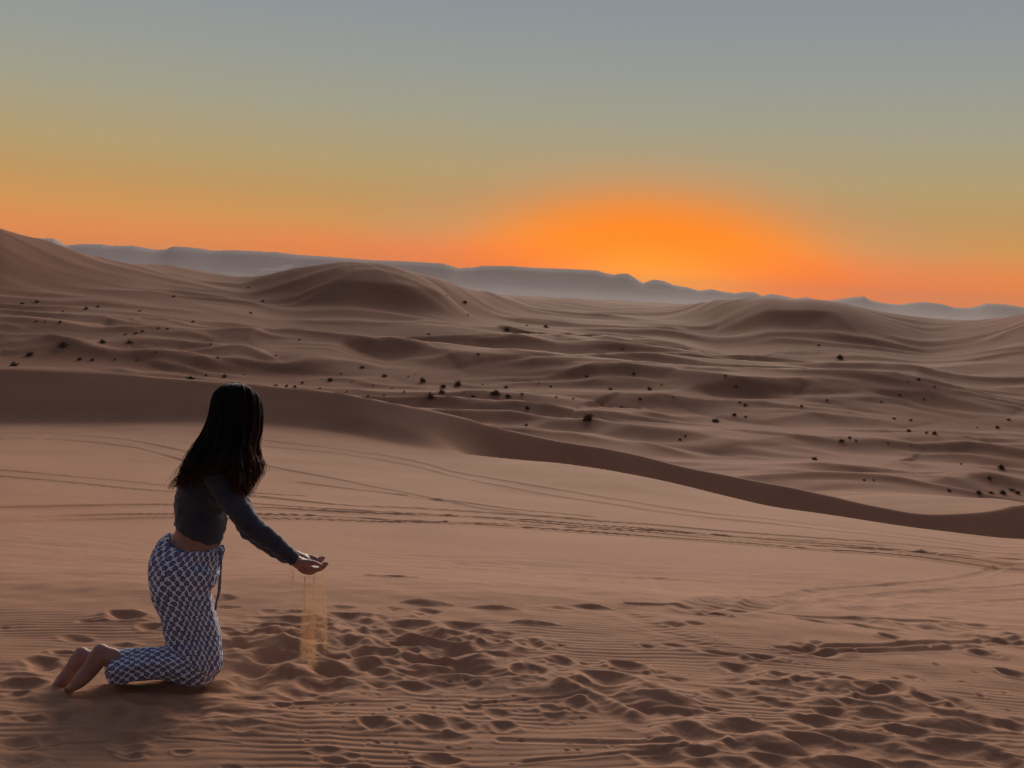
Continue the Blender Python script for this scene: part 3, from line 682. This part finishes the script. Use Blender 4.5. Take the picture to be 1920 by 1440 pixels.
def arm(dep_s, dep_e, dep_w, S, E, W):
    loft(bm, [(S[0]+6, S[1]+7, dep_s+(.02 if dep_s < 4.33 else -.02), 15, .032), (S[0]+30, S[1]+42, (dep_s+dep_e)/2, 19, .040), (E[0], E[1], dep_e, 16, .036), (E[0]+40, E[1]+30, (dep_e+dep_w)/2, 14, .031), (W[0], W[1], dep_w, 11, .024), (W[0]+7, W[1]+4, dep_w, 11, .026)])
arm(4.19, 4.18, 4.24, (400, 884), (474, 987), (556, 1053)); arm(4.46, 4.48, 4.41, (404, 886), (466, 990), (550, 1043))
loft(bm, [(405, 890, 4.21, 15, .03), (402, 880, 4.33, 16, .04), (408, 888, 4.45, 15, .03)])
def hand(wx, wy, dw, dx, dy, sgn):
    """cupped hand, palm up; sgn -1: thumb towards the viewer"""
    loft(bm, [(wx, wy, dw, 10, .025), (wx+11+dx, wy+8+dy, dw+.012, 13.5, .034), (wx+24+dx, wy+13+dy, dw+.022, 11.5, .040), (wx+32+dx, wy+13+dy, dw+.026, 7, .040)], 16)
    for k, (ln, rad) in enumerate([(1.0, 4.3), (1.08, 4.4), (1.02, 4.2), (0.84, 3.6)]):
        d = dw + .022 + sgn*(.034 - k*.0215)
        y0 = wy+14+dy
        loft(bm, [(wx+26+dx, y0-1, d, rad, mpx(rad, d)), (wx+26+dx+11*ln, y0+1, d+.006, rad, mpx(rad, d)), (wx+26+dx+20*ln, y0-4, d+.012, rad*.92, mpx(rad, d)*.92), (wx+26+dx+26*ln, y0-11, d+.016, rad*.8, mpx(rad, d)*.8)], 10)
    d = dw + sgn*.030
    loft(bm, [(wx+6, wy+2, d, 6.5, .014), (wx+18+dx, wy+2+dy*.6, d+sgn*.012, 6, .013), (wx+32+dx, wy+3+dy, d+sgn*.010, 4.6, .010), (wx+42+dx, wy+7+dy, d+.004, 3.8, .0085)], 12)
hand(560, 1053, 4.245, -1, 0, -1); hand(555, 1042, 4.385, -2, 0, 1)
# feet, toes dug into the sand, soles up
def foot(ox, oy, dep, s):
    q = lambda x, y: (ox+x*s, oy+y*s)
    ank = [(*q(26, 20), dep+.01, 17*s, .031), (*q(8, 16), dep, 18*s, .031)]
    loft(bm, ank)
    loft(bm, [(*q(2, 8), dep, 15*s, .029), (*q(-2, 18), dep, 18*s, .030), (*q(-18, 42), dep, 16*s, .033), (*q(-38, 64), dep, 13.5*s, .042), (*q(-50, 75), dep, 8*s, .042)])
    for k in range(5):
        r_ = (5.4, 4.4, 4.2, 3.9, 3.5)[k]*s; dd = dep + (.034 - k*.0165)
        x0, y0 = q(-48, 74); ln = (1.0, 1.05, .95, .85, .7)[k]
        loft(bm, [(x0, y0, dd, r_, mpx(r_, dep)), (x0-9*s*ln, y0+5*s, dd, r_, mpx(r_, dep)), (x0-15*s*ln, y0+4*s, dd, r_*.85, mpx(r_, dep)*.85)], 10, 2)
foot(187, 1213, 4.15, 1.0); foot(151, 1219, 4.27, .94)
body = remeshed('body', bm, 0.0042, 2, MAT['skin'], woman)

# --- trousers
LEG_N = [(364, 1022, 4.33), (350, 1060, 4.31), (344, 1100, 4.27), (352, 1160, 4.26), (364, 1220, 4.25), (372, 1252, 4.24)]
SHIN_N = [(374, 1250, 4.24), (300, 1243, 4.21), (250, 1247, 4.19), (206, 1254, 4.17)]
bm = bmesh.new()
loft(bm, [(366, 1025, 4.33, 50, .130), (364.5, 1033, 4.33, 54, .138), (354, 1046, 4.33, 61.5, .156), (347, 1064, 4.33, 66, .170), (341, 1090, 4.33, 59, .162), (341, 1110, 4.33, 50, .14)], 32, 5, (False, True))
for dd, dx in ((0, 0), (.17, 6)):
    loft(bm, [(344+dx*.3, 1078, 4.25+dd, 61, .085), (339+dx*.3, 1102, 4.25+dd, 56, .09), (344+dx*.3, 1124, 4.25+dd, 54, .088), (351+dx*.3, 1149, 4.25+dd, 51, .084), (357+dx*.5, 1176, 4.25+dd, 51, .08), (362+dx*.5, 1199, 4.25+dd, 50, .076), (368+dx*.5, 1224, 4.24+dd, 46, .07), (372+dx, 1246, 4.24+dd, 41, .066)], 28, 4)
    ex = 0 if dd == 0 else -4
    loft(bm, [(376+dx, 1251, 4.24+dd, 35, .062), (335+dx, 1246, 4.225+dd, 33, .062), (300+ex, 1242, 4.21+dd*.9, 31, .06), (250+ex, 1247, 4.19+dd*.75, 30, .062), (225+ex, 1251, 4.18+dd*.68, 32, .068), (207+ex, 1253, 4.17+dd*.62, 33, .072)], 28, 4, (True, False))
trs = remeshed('trousers', bm, 0.0055, 3, MAT['printed'], woman)
def cloth_fields():
    me = trs.data; n = len(me.vertices); co = np.empty(n*3); me.vertices.foreach_get('co', co); co = co.reshape(-1, 3)
    no = np.empty(n*3); me.vertices.foreach_get('normal', no); no = no.reshape(-1, 3)
    off = np.array(woman.matrix_world.translation)
    # mesh data is in world coordinates (the child keeps its inverse parent matrix)
    rel = co-np.array(CAM); fd = rel@np.array(f0); qx = 960+F*(rel@np.array(rc))/fd; qy = 720-F*(rel@np.array(uc))/fd   # build-time plan coordinates
    side = np.where(fd < 4.33, -1, 1)
    cxs = np.interp(qy, [1020, 1042, 1064, 1091, 1122, 1149, 1176, 1199, 1225, 1260], [366, 354, 347, 341, 343, 352, 358, 363, 368, 372])
    wl_ = sstep(1085, 1140, qy); cd = 4.33 + side*0.085*wl_
    thigh = ((qx-315)*(1275-1212)-(qy-1212)*(398-315)) > 0
    sx = (qx-cxs)*4.3/F; sy = fd-cd
    angT = np.arctan2(sx, -sy); radT = .14*(1-wl_)+.105*wl_
    cys = np.interp(qx, [206, 250, 300, 374], [1254, 1247, 1243, 1250]); cdS = np.where(side < 0, np.interp(qx, [206, 374], [4.17, 4.24]), np.interp(qx, [206, 374], [4.29, 4.40]))
    angS = np.arctan2(-(qy-cys)*4.2/F, -(fd-cdS))
    U = np.where(thigh, angT*radT, angS*.07); Vv = np.where(thigh, (qy-1020)*4.3/F, (400-qx)*4.2/F+.5); kind = np.where(thigh, 0, 1)
    # folds
    disp = 0.0035*pn(Vv/0.10, U/0.035+Vv*4, 201) + 0.0022*pn(Vv/0.05, U/0.02, 203)
    shin = np.isin(kind, (1, 3))
    disp += np.where(shin, 0.009*pn(Vv/0.30, U/0.045+Vv*3, 205), 0.006*pn(Vv/0.25+U*2, U/0.05, 207))
    knee = np.exp(-((np.where(shin, Vv-.58, Vv-.50))/0.08)**2); disp += 0.006*knee*pn(Vv/0.04+U*8, U/0.06, 209)
    waist = np.exp(-(Vv/0.035)**2)*(~shin); disp += waist*(0.003*np.sin(U/0.0065*2*np.pi/2)+0.002)
    co2 = co+no*disp[:, None]; me.vertices.foreach_set('co', co2.ravel())
    lv = np.empty(len(me.loops), int); me.loops.foreach_get('vertex_index', lv)
    uv = me.uv_layers.new(name='cloth'); uu = U[lv].reshape(-1, 4) if len(me.loops) == 4*len(me.polygons) else None
    UU = U[lv]; VV = Vv[lv]
    if uu is not None: 
        UU = uu.copy(); mx = UU.max(1, keepdims=True); 
        per = 2*np.pi*.115; wrap = (mx-UU) > 0.2; UU = np.where(wrap, UU+per, UU).ravel()
    uv.data.foreach_set('uv', np.stack([UU, VV], 1).astype(np.float32).ravel()); me.update()
cloth_fields()
# draw cord hanging from the waist
bm = bmesh.new()
loft(bm, [(413, 1030, 4.24, 1.6, .0035), (415, 1060, 4.23, 1.6, .0035), (411, 1090, 4.23, 1.6, .0035), (410, 1112, 4.23, 2.6, .005), (406, 1128, 4.23, 2.0, .004), (404, 1142, 4.23, 2.4, .005)], 8, 5)
loft(bm, [(411, 1032, 4.27, 1.5, .0035), (414, 1066, 4.25, 1.5, .0035), (413, 1096, 4.25, 1.5, .0035), (411, 1110, 4.25, 2.6, .005)], 8, 5)
bmesh.ops.recalc_face_normals(bm, faces=bm.faces); me = bpy.data.meshes.new('drawstring'); bm.to_mesh(me); bm.free()
MAT['cord'] = plain_mat('blue_white_cord', (0.16, 0.19, 0.32), 0.85, (120, 0.6)); link('drawstring', me, MAT['cord'], woman)

# --- crop top with long sleeves
bm = bmesh.new()
loft(bm, [(370, 1001, 4.33, 46.5, .122), (377, 984, 4.33, 46, .126), (376, 960, 4.33, 46, .128), (377, 935, 4.33, 46, .138), (386, 905, 4.33, 41, .148), (399, 876, 4.33, 33, .135), (408, 854, 4.33, 22, .08), (413, 842, 4.33, 18, .062)], 32, 4, (False, True))
loft(bm, [(408, 925, 4.24, 24, .05), (410, 935, 4.30, 26, .06)])
loft(bm, [(408, 925, 4.42, 24, .05), (410, 935, 4.36, 26, .06)])
for dep, S_, E_, W_ in (((4.19, 4.18, 4.24), (399, 884), (472, 986), (554, 1051)), ((4.46, 4.48, 4.415), (404, 886), (466, 990), (547, 1041))):
    loft(bm, [(S_[0]+3, S_[1]+4, dep[0]+.012, 23, .046), (S_[0]+26, S_[1]+38, dep[0]-.003, 25, .052), (S_[0]+52, S_[1]+76, dep[1], 22.5, .047), (*E_, dep[1], 20.5, .043), (E_[0]+36, E_[1]+27, (dep[1]*.55+dep[2]*.45), 18.5, .038), (E_[0]+64, E_[1]+50, dep[1]*.2+dep[2]*.8, 14.5, .031), (*W_, dep[2], 13.5, .029)], 22, 4, (True, False))
loft(bm, [(402, 886, 4.20, 22, .042), (400, 874, 4.33, 24, .06), (406, 884, 4.46, 22, .042)])
top = remeshed('long_sleeved_top', bm, 0.005, 3, MAT['knit'], woman)
me = top.data; n = len(me.vertices); co = np.empty(n*3); me.vertices.foreach_get('co', co); co = co.reshape(-1, 3); no = np.empty(n*3); me.vertices.foreach_get('normal', no); no = no.reshape(-1, 3)
dsp = 0.0038*pn(co[:, 0]/0.05+co[:, 2]/0.08, co[:, 2]/0.03-co[:, 0]/.05+co[:, 1]/.1, 211) + 0.0030*pn(co[:, 0]/0.1, co[:, 2]/0.012+co[:, 0]*3, 213)
me.vertices.foreach_set('co', (co+no*dsp[:, None]).ravel()); me.update()

# --- hair: dark inner mass and many strands
GUIDE = [  # around the head, starting at the back outline, near side, front outline, far side
 [(428, 719, 0), (401, 738, 0), (388, 792, -.02), (364, 838, -.03), (343, 880, -.03), (321, 917, -.02)],
 [(431, 717, -.01), (405, 735, -.055), (392, 793, -.07), (370, 840, -.11), (350, 882, -.14), (330, 920, -.13)],
 [(434, 717, -.01), (411, 731, -.085), (402, 790, -.10), (384, 842, -.16), (368, 884, -.20), (352, 918, -.19)],
 [(438, 716, -.01), (421, 730, -.105), (414, 790, -.12), (403, 838, -.185), (391, 870, -.225), (381, 893, -.22)],
 [(441, 716, -.01), (437, 729, -.112), (432, 795, -.13), (426, 835, -.18), (420, 856, -.225), (417, 874, -.235)],
 [(446, 716, -.01), (457, 730, -.108), (457, 795, -.12), (449, 845, -.18), (444, 890, -.22), (454, 932, -.20)],
 [(450, 717, -.01), (470, 734, -.085), (472, 795, -.09), (462, 848, -.13), (462, 892, -.14), (462, 943, -.12)],
 [(452, 718, 0), (481, 740, -.045), (484, 796, -.05), (476, 842, -.06), (480, 885, -.07), (470, 928, -.07)],
 [(454, 720, 0), (487, 746, 0), (492, 798, 0), (482, 838, 0), (490, 868, -.01), (483, 896, -.03)],
 [(451, 718, .01), (477, 737, .065), (480, 795, .07), (470, 840, .09), (470, 880, .10), (462, 915, .09)],
 [(441, 716, .01), (437, 729, .108), (432, 795, .12), (424, 848, .19), (424, 885, .22), (424, 905, .21)],
 [(432, 717, .01), (406, 733, .075), (398, 790, .09), (378, 842, .15), (358, 885, .17), (342, 912, .15)]]
Gd = np.array(GUIDE, float); NG = len(GUIDE)
def guide_at(s, t):
    k = (s % 1)*NG; i = int(k); f = k-i; f = f*f*(3-2*f)
    g = Gd[i % NG]*(1-f)+Gd[(i+1) % NG]*f
    x = t*(g.shape[0]-1); j = min(int(x), g.shape[0]-2); u = x-j
    p0, p1, p2, p3 = g[max(j-1, 0)], g[j], g[j+1], g[min(j+2, g.shape[0]-1)]
    return 0.5*((2*p1)+(p2-p0)*u+(2*p0-5*p1+4*p2-p3)*u*u+(-p0+3*p1-3*p2+p3)*u**3)
hair_root = None
bm = bmesh.new(); rings = []
cl = catm([(441, 722), (441, 748), (440, 790), (424, 838), (408, 872), (402, 900)], 6)
for k, t in enumerate(np.linspace(0.0, 0.76, 26)):
    c = cl[min(int(t/1.0*(len(cl)-1)), len(cl)-1)]; ring = []
    for j in range(40):
        g = guide_at(j/40, t); sh = 0.93 if t < .55 else 0.93-(t-.55)*0.25
        ring.append(bm.verts.new(P(c[0]+(g[0]-c[0])*sh, c[1]+(g[1]-c[1])*sh, D0+g[2]*sh)))
    rings.append(ring)
for r1, r2 in zip(rings, rings[1:]):
    for j in range(40): bm.faces.new((r1[j], r1[(j+1) % 40], r2[(j+1) % 40], r2[j]))
bm.faces.new(rings[0][::-1]); bm.faces.new(rings[-1]); bmesh.ops.recalc_face_normals(bm, faces=bm.faces)
me = bpy.data.meshes.new('hair'); bm.to_mesh(me); bm.free()
hair = link('hair', me, MAT['hair'], woman)
def strands(n):
    V = []; Fc = []; att = []
    rs = np.random.default_rng(5)
    for k in range(n):
        s = rs.random(); lk0 = int(s*46); lay = 1.0 - 0.22*rs.random()**1.6 + (0.03*rs.random() if rs.random() < .08 else 0)
        lk = int(s*46); tmax = 1.0 - 0.22*rs.random()**1.5 - (0.07 if 5.2 < s*NG < 9 else 0.15)*((lk*0.618) % 1) + (0.03 if rs.random() < .2 else 0)
        t0 = rs.random()*0.05 if rs.random() < .75 else rs.random()*0.5
        wa = rs.random()*6.28; wf = 2.6+0.5*math.sin(lk0*1.7)+rs.random()*0.4; wamp = (4.2+2.4*rs.random())*(1.5 if ((s*NG > 6 and s*NG < 10) or s*NG < 1.5) else 1); fly = rs.normal()*2.4 if rs.random() < .16 else rs.normal()*0.7
        lock = int(s*46); lay += 0.022*math.sin(lock*2.4)*1.0; la = (int(s*18)*2.399) % 6.28 + 0.5*math.sin(lock*1.3)
        r_ = 0.0009+0.0010*rs.random(); m = 15
        s_t = (lock+0.5)/46
        for i in range(m):
            t = t0+(tmax-t0)*i/(m-1)
            ss = s+(s_t-s)*0.65*t*t          # strands gather into locks towards the ends
            g = guide_at(ss, min(t, 1.0)); c = cl[min(int(min(t, .999)*(len(cl))), len(cl)-1)]
            w_ = wamp*sstep(.30, 1, t)
            x = c[0]+(g[0]-c[0])*lay + w_*math.sin(wf*t*6.28+la) + fly*sstep(.2, 1, t)*3
            y = c[1]+(g[1]-c[1])*(lay if t < .5 else 1) + w_*0.3*math.cos(wf*t*6.28+la)
            dep = D0+g[2]*lay + 0.002*w_*math.cos(wf*t*6.28+wa)
            p = P(x, y, dep); r = r_*(1-0.75*max(0, (t-.5)/.5)**1.5)
            b0 = len(V)
            for q in range(3):
                an = q*2.094+wa; V.append((p.x+r*math.cos(an), p.y+r*math.sin(an), p.z)); att.append(min(1, max(0, t*0.9+0.1*rs.random())) if (ss*NG > 6 and ss*NG < 10) else t*0.55+(0.25*rs.random() if t > .85 else 0))
            if i:
                for q in range(3): Fc.append((b0-3+q, b0-3+(q+1) % 3, b0+(q+1) % 3, b0+q))
    me = pydata('hair_strands', V, Fc); a = me.attributes.new('strand', 'FLOAT', 'POINT'); a.data.foreach_set('value', np.array(att, np.float32))
    return me
hs = link('hair_strands', strands(6500), MAT['hair'], hair); tag(hs, kind='stuff')

# --- the sand in and falling from her hands
MAT['loose'] = plain_mat('loose_sand', (0.60, 0.36, 0.20), 0.9, (300, 0.15), 0.1)
def grain_mat():
    m, N, L, b = new_mat('backlit_sand_grains'); o = N['Material Output']
    t = N.new('ShaderNodeBsdfTranslucent'); t.inputs[0].default_value = (0.95, 0.78, 0.58, 1); d = N.new('ShaderNodeBsdfDiffuse'); d.inputs[0].default_value = (0.72, 0.56, 0.42, 1)
    mx = N.new('ShaderNodeMixShader'); mx.inputs[0].default_value = 0.3; L.new(t.outputs[0], mx.inputs[1]); L.new(d.outputs[0], mx.inputs[2]); L.new(mx.outputs[0], o.inputs[0])
    return m
MAT['grain'] = grain_mat()
bm = bmesh.new(); bmesh.ops.create_icosphere(bm, subdivisions=4, radius=1)
for v in bm.verts:
    v.co *= 1+0.10*float(pn(v.co.x*3, v.co.y*3+v.co.z, 221)); v.co.z = v.co.z*0.45 if v.co.z > 0 else v.co.z*0.5
me = bpy.data.meshes.new('sand_handful'); bm.to_mesh(me); bm.free()
heap = link('sand_handful', me, MAT['loose']); heap.location = P(583, 1055, 4.325); heap.scale = (.030, .030, .013)
tag(heap, 'small handful of orange sand held in her cupped palms', 'sand')
def falling():
    V = []; Fc = []; rs = np.random.default_rng(9)
    # (x top, y top, x mid, x bottom, y bottom, width top, width bottom, depth, grains)
    ST = [(590, 1072, 588, 583, 1262, 2.6, 14, 4.30, 6500), (572, 1076, 570, 569, 1242, 1.2, 10, 4.27, 4200), (604, 1066, 609, 611, 1225, 1.2, 7, 4.31, 2600),
          (581, 1078, 579, 577, 1238, 7, 16, 4.30, 2600), (597, 1070, 600, 602, 1216, 6, 12, 4.32, 1500), (549, 1064, 549, 549, 1100, 1.2, 4, 4.25, 260), (546, 1062, 543, 538, 1140, 2, 10, 4.25, 260)]
    for xt, yt, xm, xb, yb, wt, wb, dep, n in ST:
        for _ in range(int(n*.62)):
            t = rs.random()**0.7; y = yt+(yb-yt)*t
            if t > 0.82 and rs.random() < (t-.82)/.18*.75: continue
            x = (xt*(1-t)**2+2*xm*t*(1-t)+xb*t*t) + rs.normal()*(wt+(wb-wt)*min(1, t*1.5))*0.42
            p = P(x, y, dep+rs.normal()*.008); r = 0.00055+0.00055*rs.random(); b0 = len(V); e = 1.6
            V += [(p.x, p.y, p.z+r*e*1.4), (p.x+r, p.y-r*.5, p.z-r*.5), (p.x-r, p.y-r*.5, p.z-r*.5), (p.x, p.y+r, p.z-r*.5)]
            Fc += [(b0, b0+2, b0+1), (b0, b0+1, b0+3), (b0, b0+3, b0+2), (b0+1, b0+2, b0+3)]
    o = link('falling_sand', pydata('falling_sand', V, Fc), MAT['grain'], smooth=False)
    tag(o, 'thin streams of orange sand grains falling below the cupped hands', 'sand', kind='stuff')
falling()

# ------------------------------------------------------------------ desert shrubs in the valley
MAT['leaf'] = plain_mat('shrub_leaf', (0.16, 0.125, 0.085), 0.85, (3, 0.3)); MAT['leafg'] = plain_mat('green_shrub_leaf', (0.05, 0.075, 0.03), 0.85, (3, 0.3)); MAT['tuft'] = plain_mat('dry_tuft', (0.19, 0.12, 0.085), 0.9, (3, 0.3)); MAT['twig'] = plain_mat('shrub_twig', (0.10, 0.065, 0.045), 0.9)
def shrub_mesh(name, seed, spread, spiky, dens):
    rs = random.Random(seed); V = []; Fc = []
    def blade(p, d, l, w):
        sd = d.cross(Vector((rs.uniform(-1, 1), rs.uniform(-1, 1), rs.uniform(-1, 1)))).normalized()*w; b = len(V)
        V.extend([p-sd, p+sd, p+d*l+sd*.3, p+d*l-sd*.3]); Fc.append((b, b+1, b+2, b+3))
    for k in range(dens):
        a = rs.uniform(0, 6.283); e = rs.uniform(0.05, 1.5) if not spiky else rs.uniform(.5, 1.5)
        d = Vector((math.cos(a)*math.cos(e), math.sin(a)*math.cos(e), math.sin(e)))
        ln = rs.uniform(.55, 1.0)*(1+0.25*math.sin(a*3+seed))
        tip = Vector((d.x*.5*spread, d.y*.5*spread, d.z*.62))*ln
        blade(Vector((d.x*.04, d.y*.04, -.03)), (tip).normalized(), tip.length, .008)
        for j in range(3 if spiky else 9):
            f = rs.uniform(.35, 1.02); p = tip*f+Vector((rs.gauss(0, .05), rs.gauss(0, .05), rs.gauss(0, .04)))
            dd = (d+Vector((rs.uniform(-.8, .8), rs.uniform(-.8, .8), rs.uniform(-.3, .8)))).normalized()
            blade(p, dd, rs.uniform(.06, .14), rs.uniform(.018, .04))
    return pydata(name, V, Fc)
SH = [shrub_mesh('shrub_round', 1, 1.0, False, 95), shrub_mesh('shrub_low', 2, 1.25, False, 95), shrub_mesh('shrub_ragged', 3, 1.1, False, 60), shrub_mesh('shrub_spiky', 4, 1.0, True, 70)]
for m_ in SH: m_.materials.append(MAT['leaf'])
SHB = [m_.copy() for m_ in SH]
for m_ in SHB: m_.materials.clear(); m_.materials.append(MAT['tuft'])
SHG = SH[1].copy(); SHG.materials.clear(); SHG.materials.append(MAT['leafg'])
BIG = [  # px, base y, width px, mesh, label
 (357,713,24,4,'green low shrub on pale sand just above the dark ridge behind her head'),
 (118,649,26,1,'wide dark shrub at far left below the left dune, broadest of its row'),
 (192,643,19,0,'rounded dark shrub right of the wide shrub at far left'),
 (243,644,16,2,'ragged low shrub at the right end of the far left row'),
 (55,667,21,0,'round dark green shrub nearest the left edge in the second row'),
 (26,686,19,1,'low dark shrub at the left edge just above the dark ridge'),
 (255,626,12,2,'small ragged shrub up the slope behind the far left row'),
 (619,714,17,0,'round dark shrub right of the head just above the dark ridge'),
 (567,719,14,3,'spiky upright tuft on the dark ridge line right of her head'),
 (553,726,10,2,'brown scrubby tuft on the ridge line below the spiky tuft'),
 (517,724,12,2,'flat brown tuft on the ridge line closest to her hair'),
 (679,690,14,2,'pale brown tuft standing alone upslope of the central shrub cluster'),
 (721,706,14,1,'flat dark shrub left of the central cluster'),
 (793,716,17,0,'dark domed shrub at the upper left of the central cluster'),
 (831,727,17,1,'dark shrub in the middle of the central cluster beside a taller one'),
 (858,723,20,0,'tallest dark shrub at the upper right of the central cluster'),
 (828,737,16,1,'flattened dark shrub below the middle of the central cluster'),
 (807,747,26,2,'large ragged dark shrub lowest in the central cluster'),
 (887,745,14,2,'small ragged shrub alone between the two central shrub groups'),
 (929,740,24,1,'widest dark shrub of the group right of the central cluster'),
 (952,745,15,1,'low dark shrub touching the right end of the widest shrub'),
 (979,741,12,3,'upright brown tuft right of the low dark shrub group'),
 (949,727,10,1,'small flat tuft upslope of the widest shrub'),
 (989,767,14,0,'lone rounded shrub on the crest of a dune below the shrub groups'),
 (1102,788,28,0,'largest dark shrub leaning at the tip of a dune crest near the centre'),
 (1145,731,12,1,'flat shrub on the dark flank above the largest shrub'),
 (1218,731,14,0,'round dark shrub alone right of the picture centre'),
 (1200,749,12,2,'brown ragged tuft below the lone round shrub right of centre'),
 (950,620,16,1,'dark shrub at the foot of the tall middle dune'),
 (1023,614,14,2,'brown scrub patch right of the foot of the tall middle dune'),
 (871,569,14,1,'brown shrub high on the flank of the tall middle dune'),
 (1575,673,18,1,'long low shrub in the hollow right of the big right dune'),
 (1341,791,21,1,'broad dark shrub on a pale dune back right of centre'),
 (1397,760,12,2,'brown tuft on the slope above the broad shrub right of centre'),
 (1377,779,12,1,'low brown shrub just behind the broad shrub right of centre'),
 (1578,828,16,2,'dark ragged shrub in the hollow of the right valley, largest there'),
 (1704,809,10,1,'small dark shrub on pale slope at right, left of a close pair'),
 (1752,814,12,1,'dark shrub forming the right half of a close pair at right'),
 (1737,812,9,2,'smaller shrub forming the left half of a close pair at right'),
 (1855,898,13,2,'brown shrub at right above the row near the lower valley edge'),
 (1877,879,18,1,'flat brown shrub at the right edge on a low dune top'),
 (1835,926,14,1,'leftmost shrub of the row at the right edge by the pale flat'),
 (1858,926,13,1,'second shrub of the row at the right edge by the pale flat'),
 (1880,926,18,0,'darkest widest shrub of the row at the right edge by the pale flat'),
 (1897,920,16,2,'ragged shrub standing behind the row at the right edge'),
 (1780,921,10,1,'small low shrub left of the row at the right edge'),
 (1527,862,16,2,'faint brown scrub on the shaded face of a right valley dune')]
SMALL = [(42,570,9),(69,567,9),(161,580,10),(262,584,9),(326,556,8),(362,604,9),(493,565,8),(465,540,7),(470,588,9),(149,675,10),(173,676,9),(267,622,8),(314,617,6),(297,616,6),(235,628,7),(386,704,8),(421,707,11),(537,725,8),(457,703,5),(112,605,8),(84,604,6),(68,603,7),(183,576,8),(118,584,5),(395,646,6),(561,638,7),(517,667,8),(292,661,5),(256,676,6),(215,675,6),(408,671,7),(1033,725,8),(1043,745,8),(988,611,7),(837,555,6),(857,549,5),(877,591,5),(804,627,7),(1168,654,6),(897,665,9),(1100,706,10),(1188,702,10),(987,798,10),(1275,825,8),(766,706,5),(777,702,4),(1722,713,11),(1702,717,5),(1752,726,6),(1687,742,9),(1652,754,7),(1732,749,6),(1550,751,7),(1503,762,9),(1387,755,8),(1398,782,8),(1593,822,9),(1605,826,7),(1677,786,9),(1708,789,8),(1870,803,10),(1832,802,5),(1891,788,9),(1908,926,14),(1638,901,6),(1620,901,8),(1802,871,8),(1285,818,6),(1360,705,8),(1380,726,9),(1535,648,7),(1665,831,5),(1707,835,5),(640,700,5),(660,716,5),(700,722,5),(735,728,5),(758,735,6),(870,735,5),(905,722,5),(1010,720,5),(1075,748,6),(1130,760,5),(1165,764,6),(1240,722,5),(1262,745,6),(600,728,6),(650,735,6),(690,742,6),(720,742,7)]
def put_shrub(px, py, w, mesh, name, label, group=None):
    g = find_ground(px, py, Zg, 66)
    if g is None: return
    d = math.hypot(g.x, g.y); s = w*d/F
    o = bpy.data.objects.new(name, mesh); COL.objects.link(o)
    o.location = g-Vector((0, 0, 0.03*s)); o.scale = (s*random.uniform(.9, 1.1), s*random.uniform(.9, 1.1), s*random.uniform(.6, .95)); o.rotation_euler = (random.uniform(-.1, .1), random.uniform(-.1, .1), random.uniform(0, 6.28))
    tag(o, label, 'shrub', group)
for px, py, w, k, lab in BIG: put_shrub(px, py, w*0.8, SHG if k == 4 else SH[k], 'desert_shrub', lab, 'shrubs dotted over the dune valley')
def region(px, py):
    if px < 250: return 'below the tall left dune'
    if px < 480: return 'on the low dunes behind and left of her head'
    if px < 780: return 'on the low dunes right of her head' if py > 640 else 'on the tall middle dune'
    if px < 900: return 'beside the central shrub cluster' if py > 650 else 'on the tall middle dune'
    if px < 1300: return 'on the pale dunes right of centre' if py > 690 else 'on the shaded dunes under the sunset glow'
    if px < 1620: return 'on the dunes below the big right dune'
    return 'on the dunes near the right edge'
for px, py, w in SMALL: put_shrub(px, py, w*0.85, SHB[random.choice((0, 1, 2, 2))], 'shrub_tuft', 'tiny brown tuft, a mere speck '+region(px, py), 'tiny tufts '+region(px, py))
def dust_plume():
    bm = bmesh.new(); rs = random.Random(3)
    for px, py, w, h in [(491, 506, 8, 3), (502, 505, 10, 2.6), (515, 506, 9, 2.2), (527, 503, 8, 3), (537, 500, 8, 3.5), (546, 498, 6, 3)]:
        d = 8600; g = P(px, py, d)
        bmesh.ops.create_uvsphere(bm, u_segments=14, v_segments=10, radius=1, matrix=Matrix.Translation(g) @ Matrix.Diagonal((w*d/F, 60, h*d/F, 1)))
    me = bpy.data.meshes.new('dust_plume'); bm.to_mesh(me); bm.free()
    o = bpy.data.objects.new('dust_plume', me); COL.objects.link(o); md = o.modifiers.new('r', 'REMESH'); md.mode = 'VOXEL'; md.voxel_size = 4
    m = bpy.data.materials.new('pale_dust'); m.use_nodes = True; N = m.node_tree.nodes; N.clear()
    out = N.new('ShaderNodeOutputMaterial'); v = N.new('ShaderNodeVolumePrincipled'); m.node_tree.links.new(v.outputs[0], out.inputs['Volume'])
    v.inputs['Color'].default_value = (.95, .95, .97, 1); v.inputs['Density'].default_value = 0.006
    me.materials.append(m); tag(o, 'small pale plume of dust on the far plain left of the middle dune', 'dust', kind='stuff')
dust_plume()
def haze():
    lo, hi = -145.0, 330.0; w = 25000.0
    V = [(x, y, z) for z in (lo, hi) for y in (-w, w) for x in (-w, w)]
    o = link('haze', pydata('haze', V, [(0,2,3,1),(4,5,7,6),(0,1,5,4),(2,6,7,3),(0,4,6,2),(1,3,7,5)]), None, smooth=False)
    m = bpy.data.materials.new('haze_air'); m.use_nodes = True; N = m.node_tree.nodes; N.clear()
    out = N.new('ShaderNodeOutputMaterial'); v = N.new('ShaderNodeVolumePrincipled'); m.node_tree.links.new(v.outputs[0], out.inputs['Volume'])
    v.inputs['Color'].default_value = (0.92, 0.78, 0.56, 1); v.inputs['Density'].default_value = HAZE_DENSITY; v.inputs['Anisotropy'].default_value = 0.0
    o.data.materials.append(m); tag(o, 'thin evening haze over the desert', kind='stuff')
HAZE_DENSITY = 3.0e-5
haze()
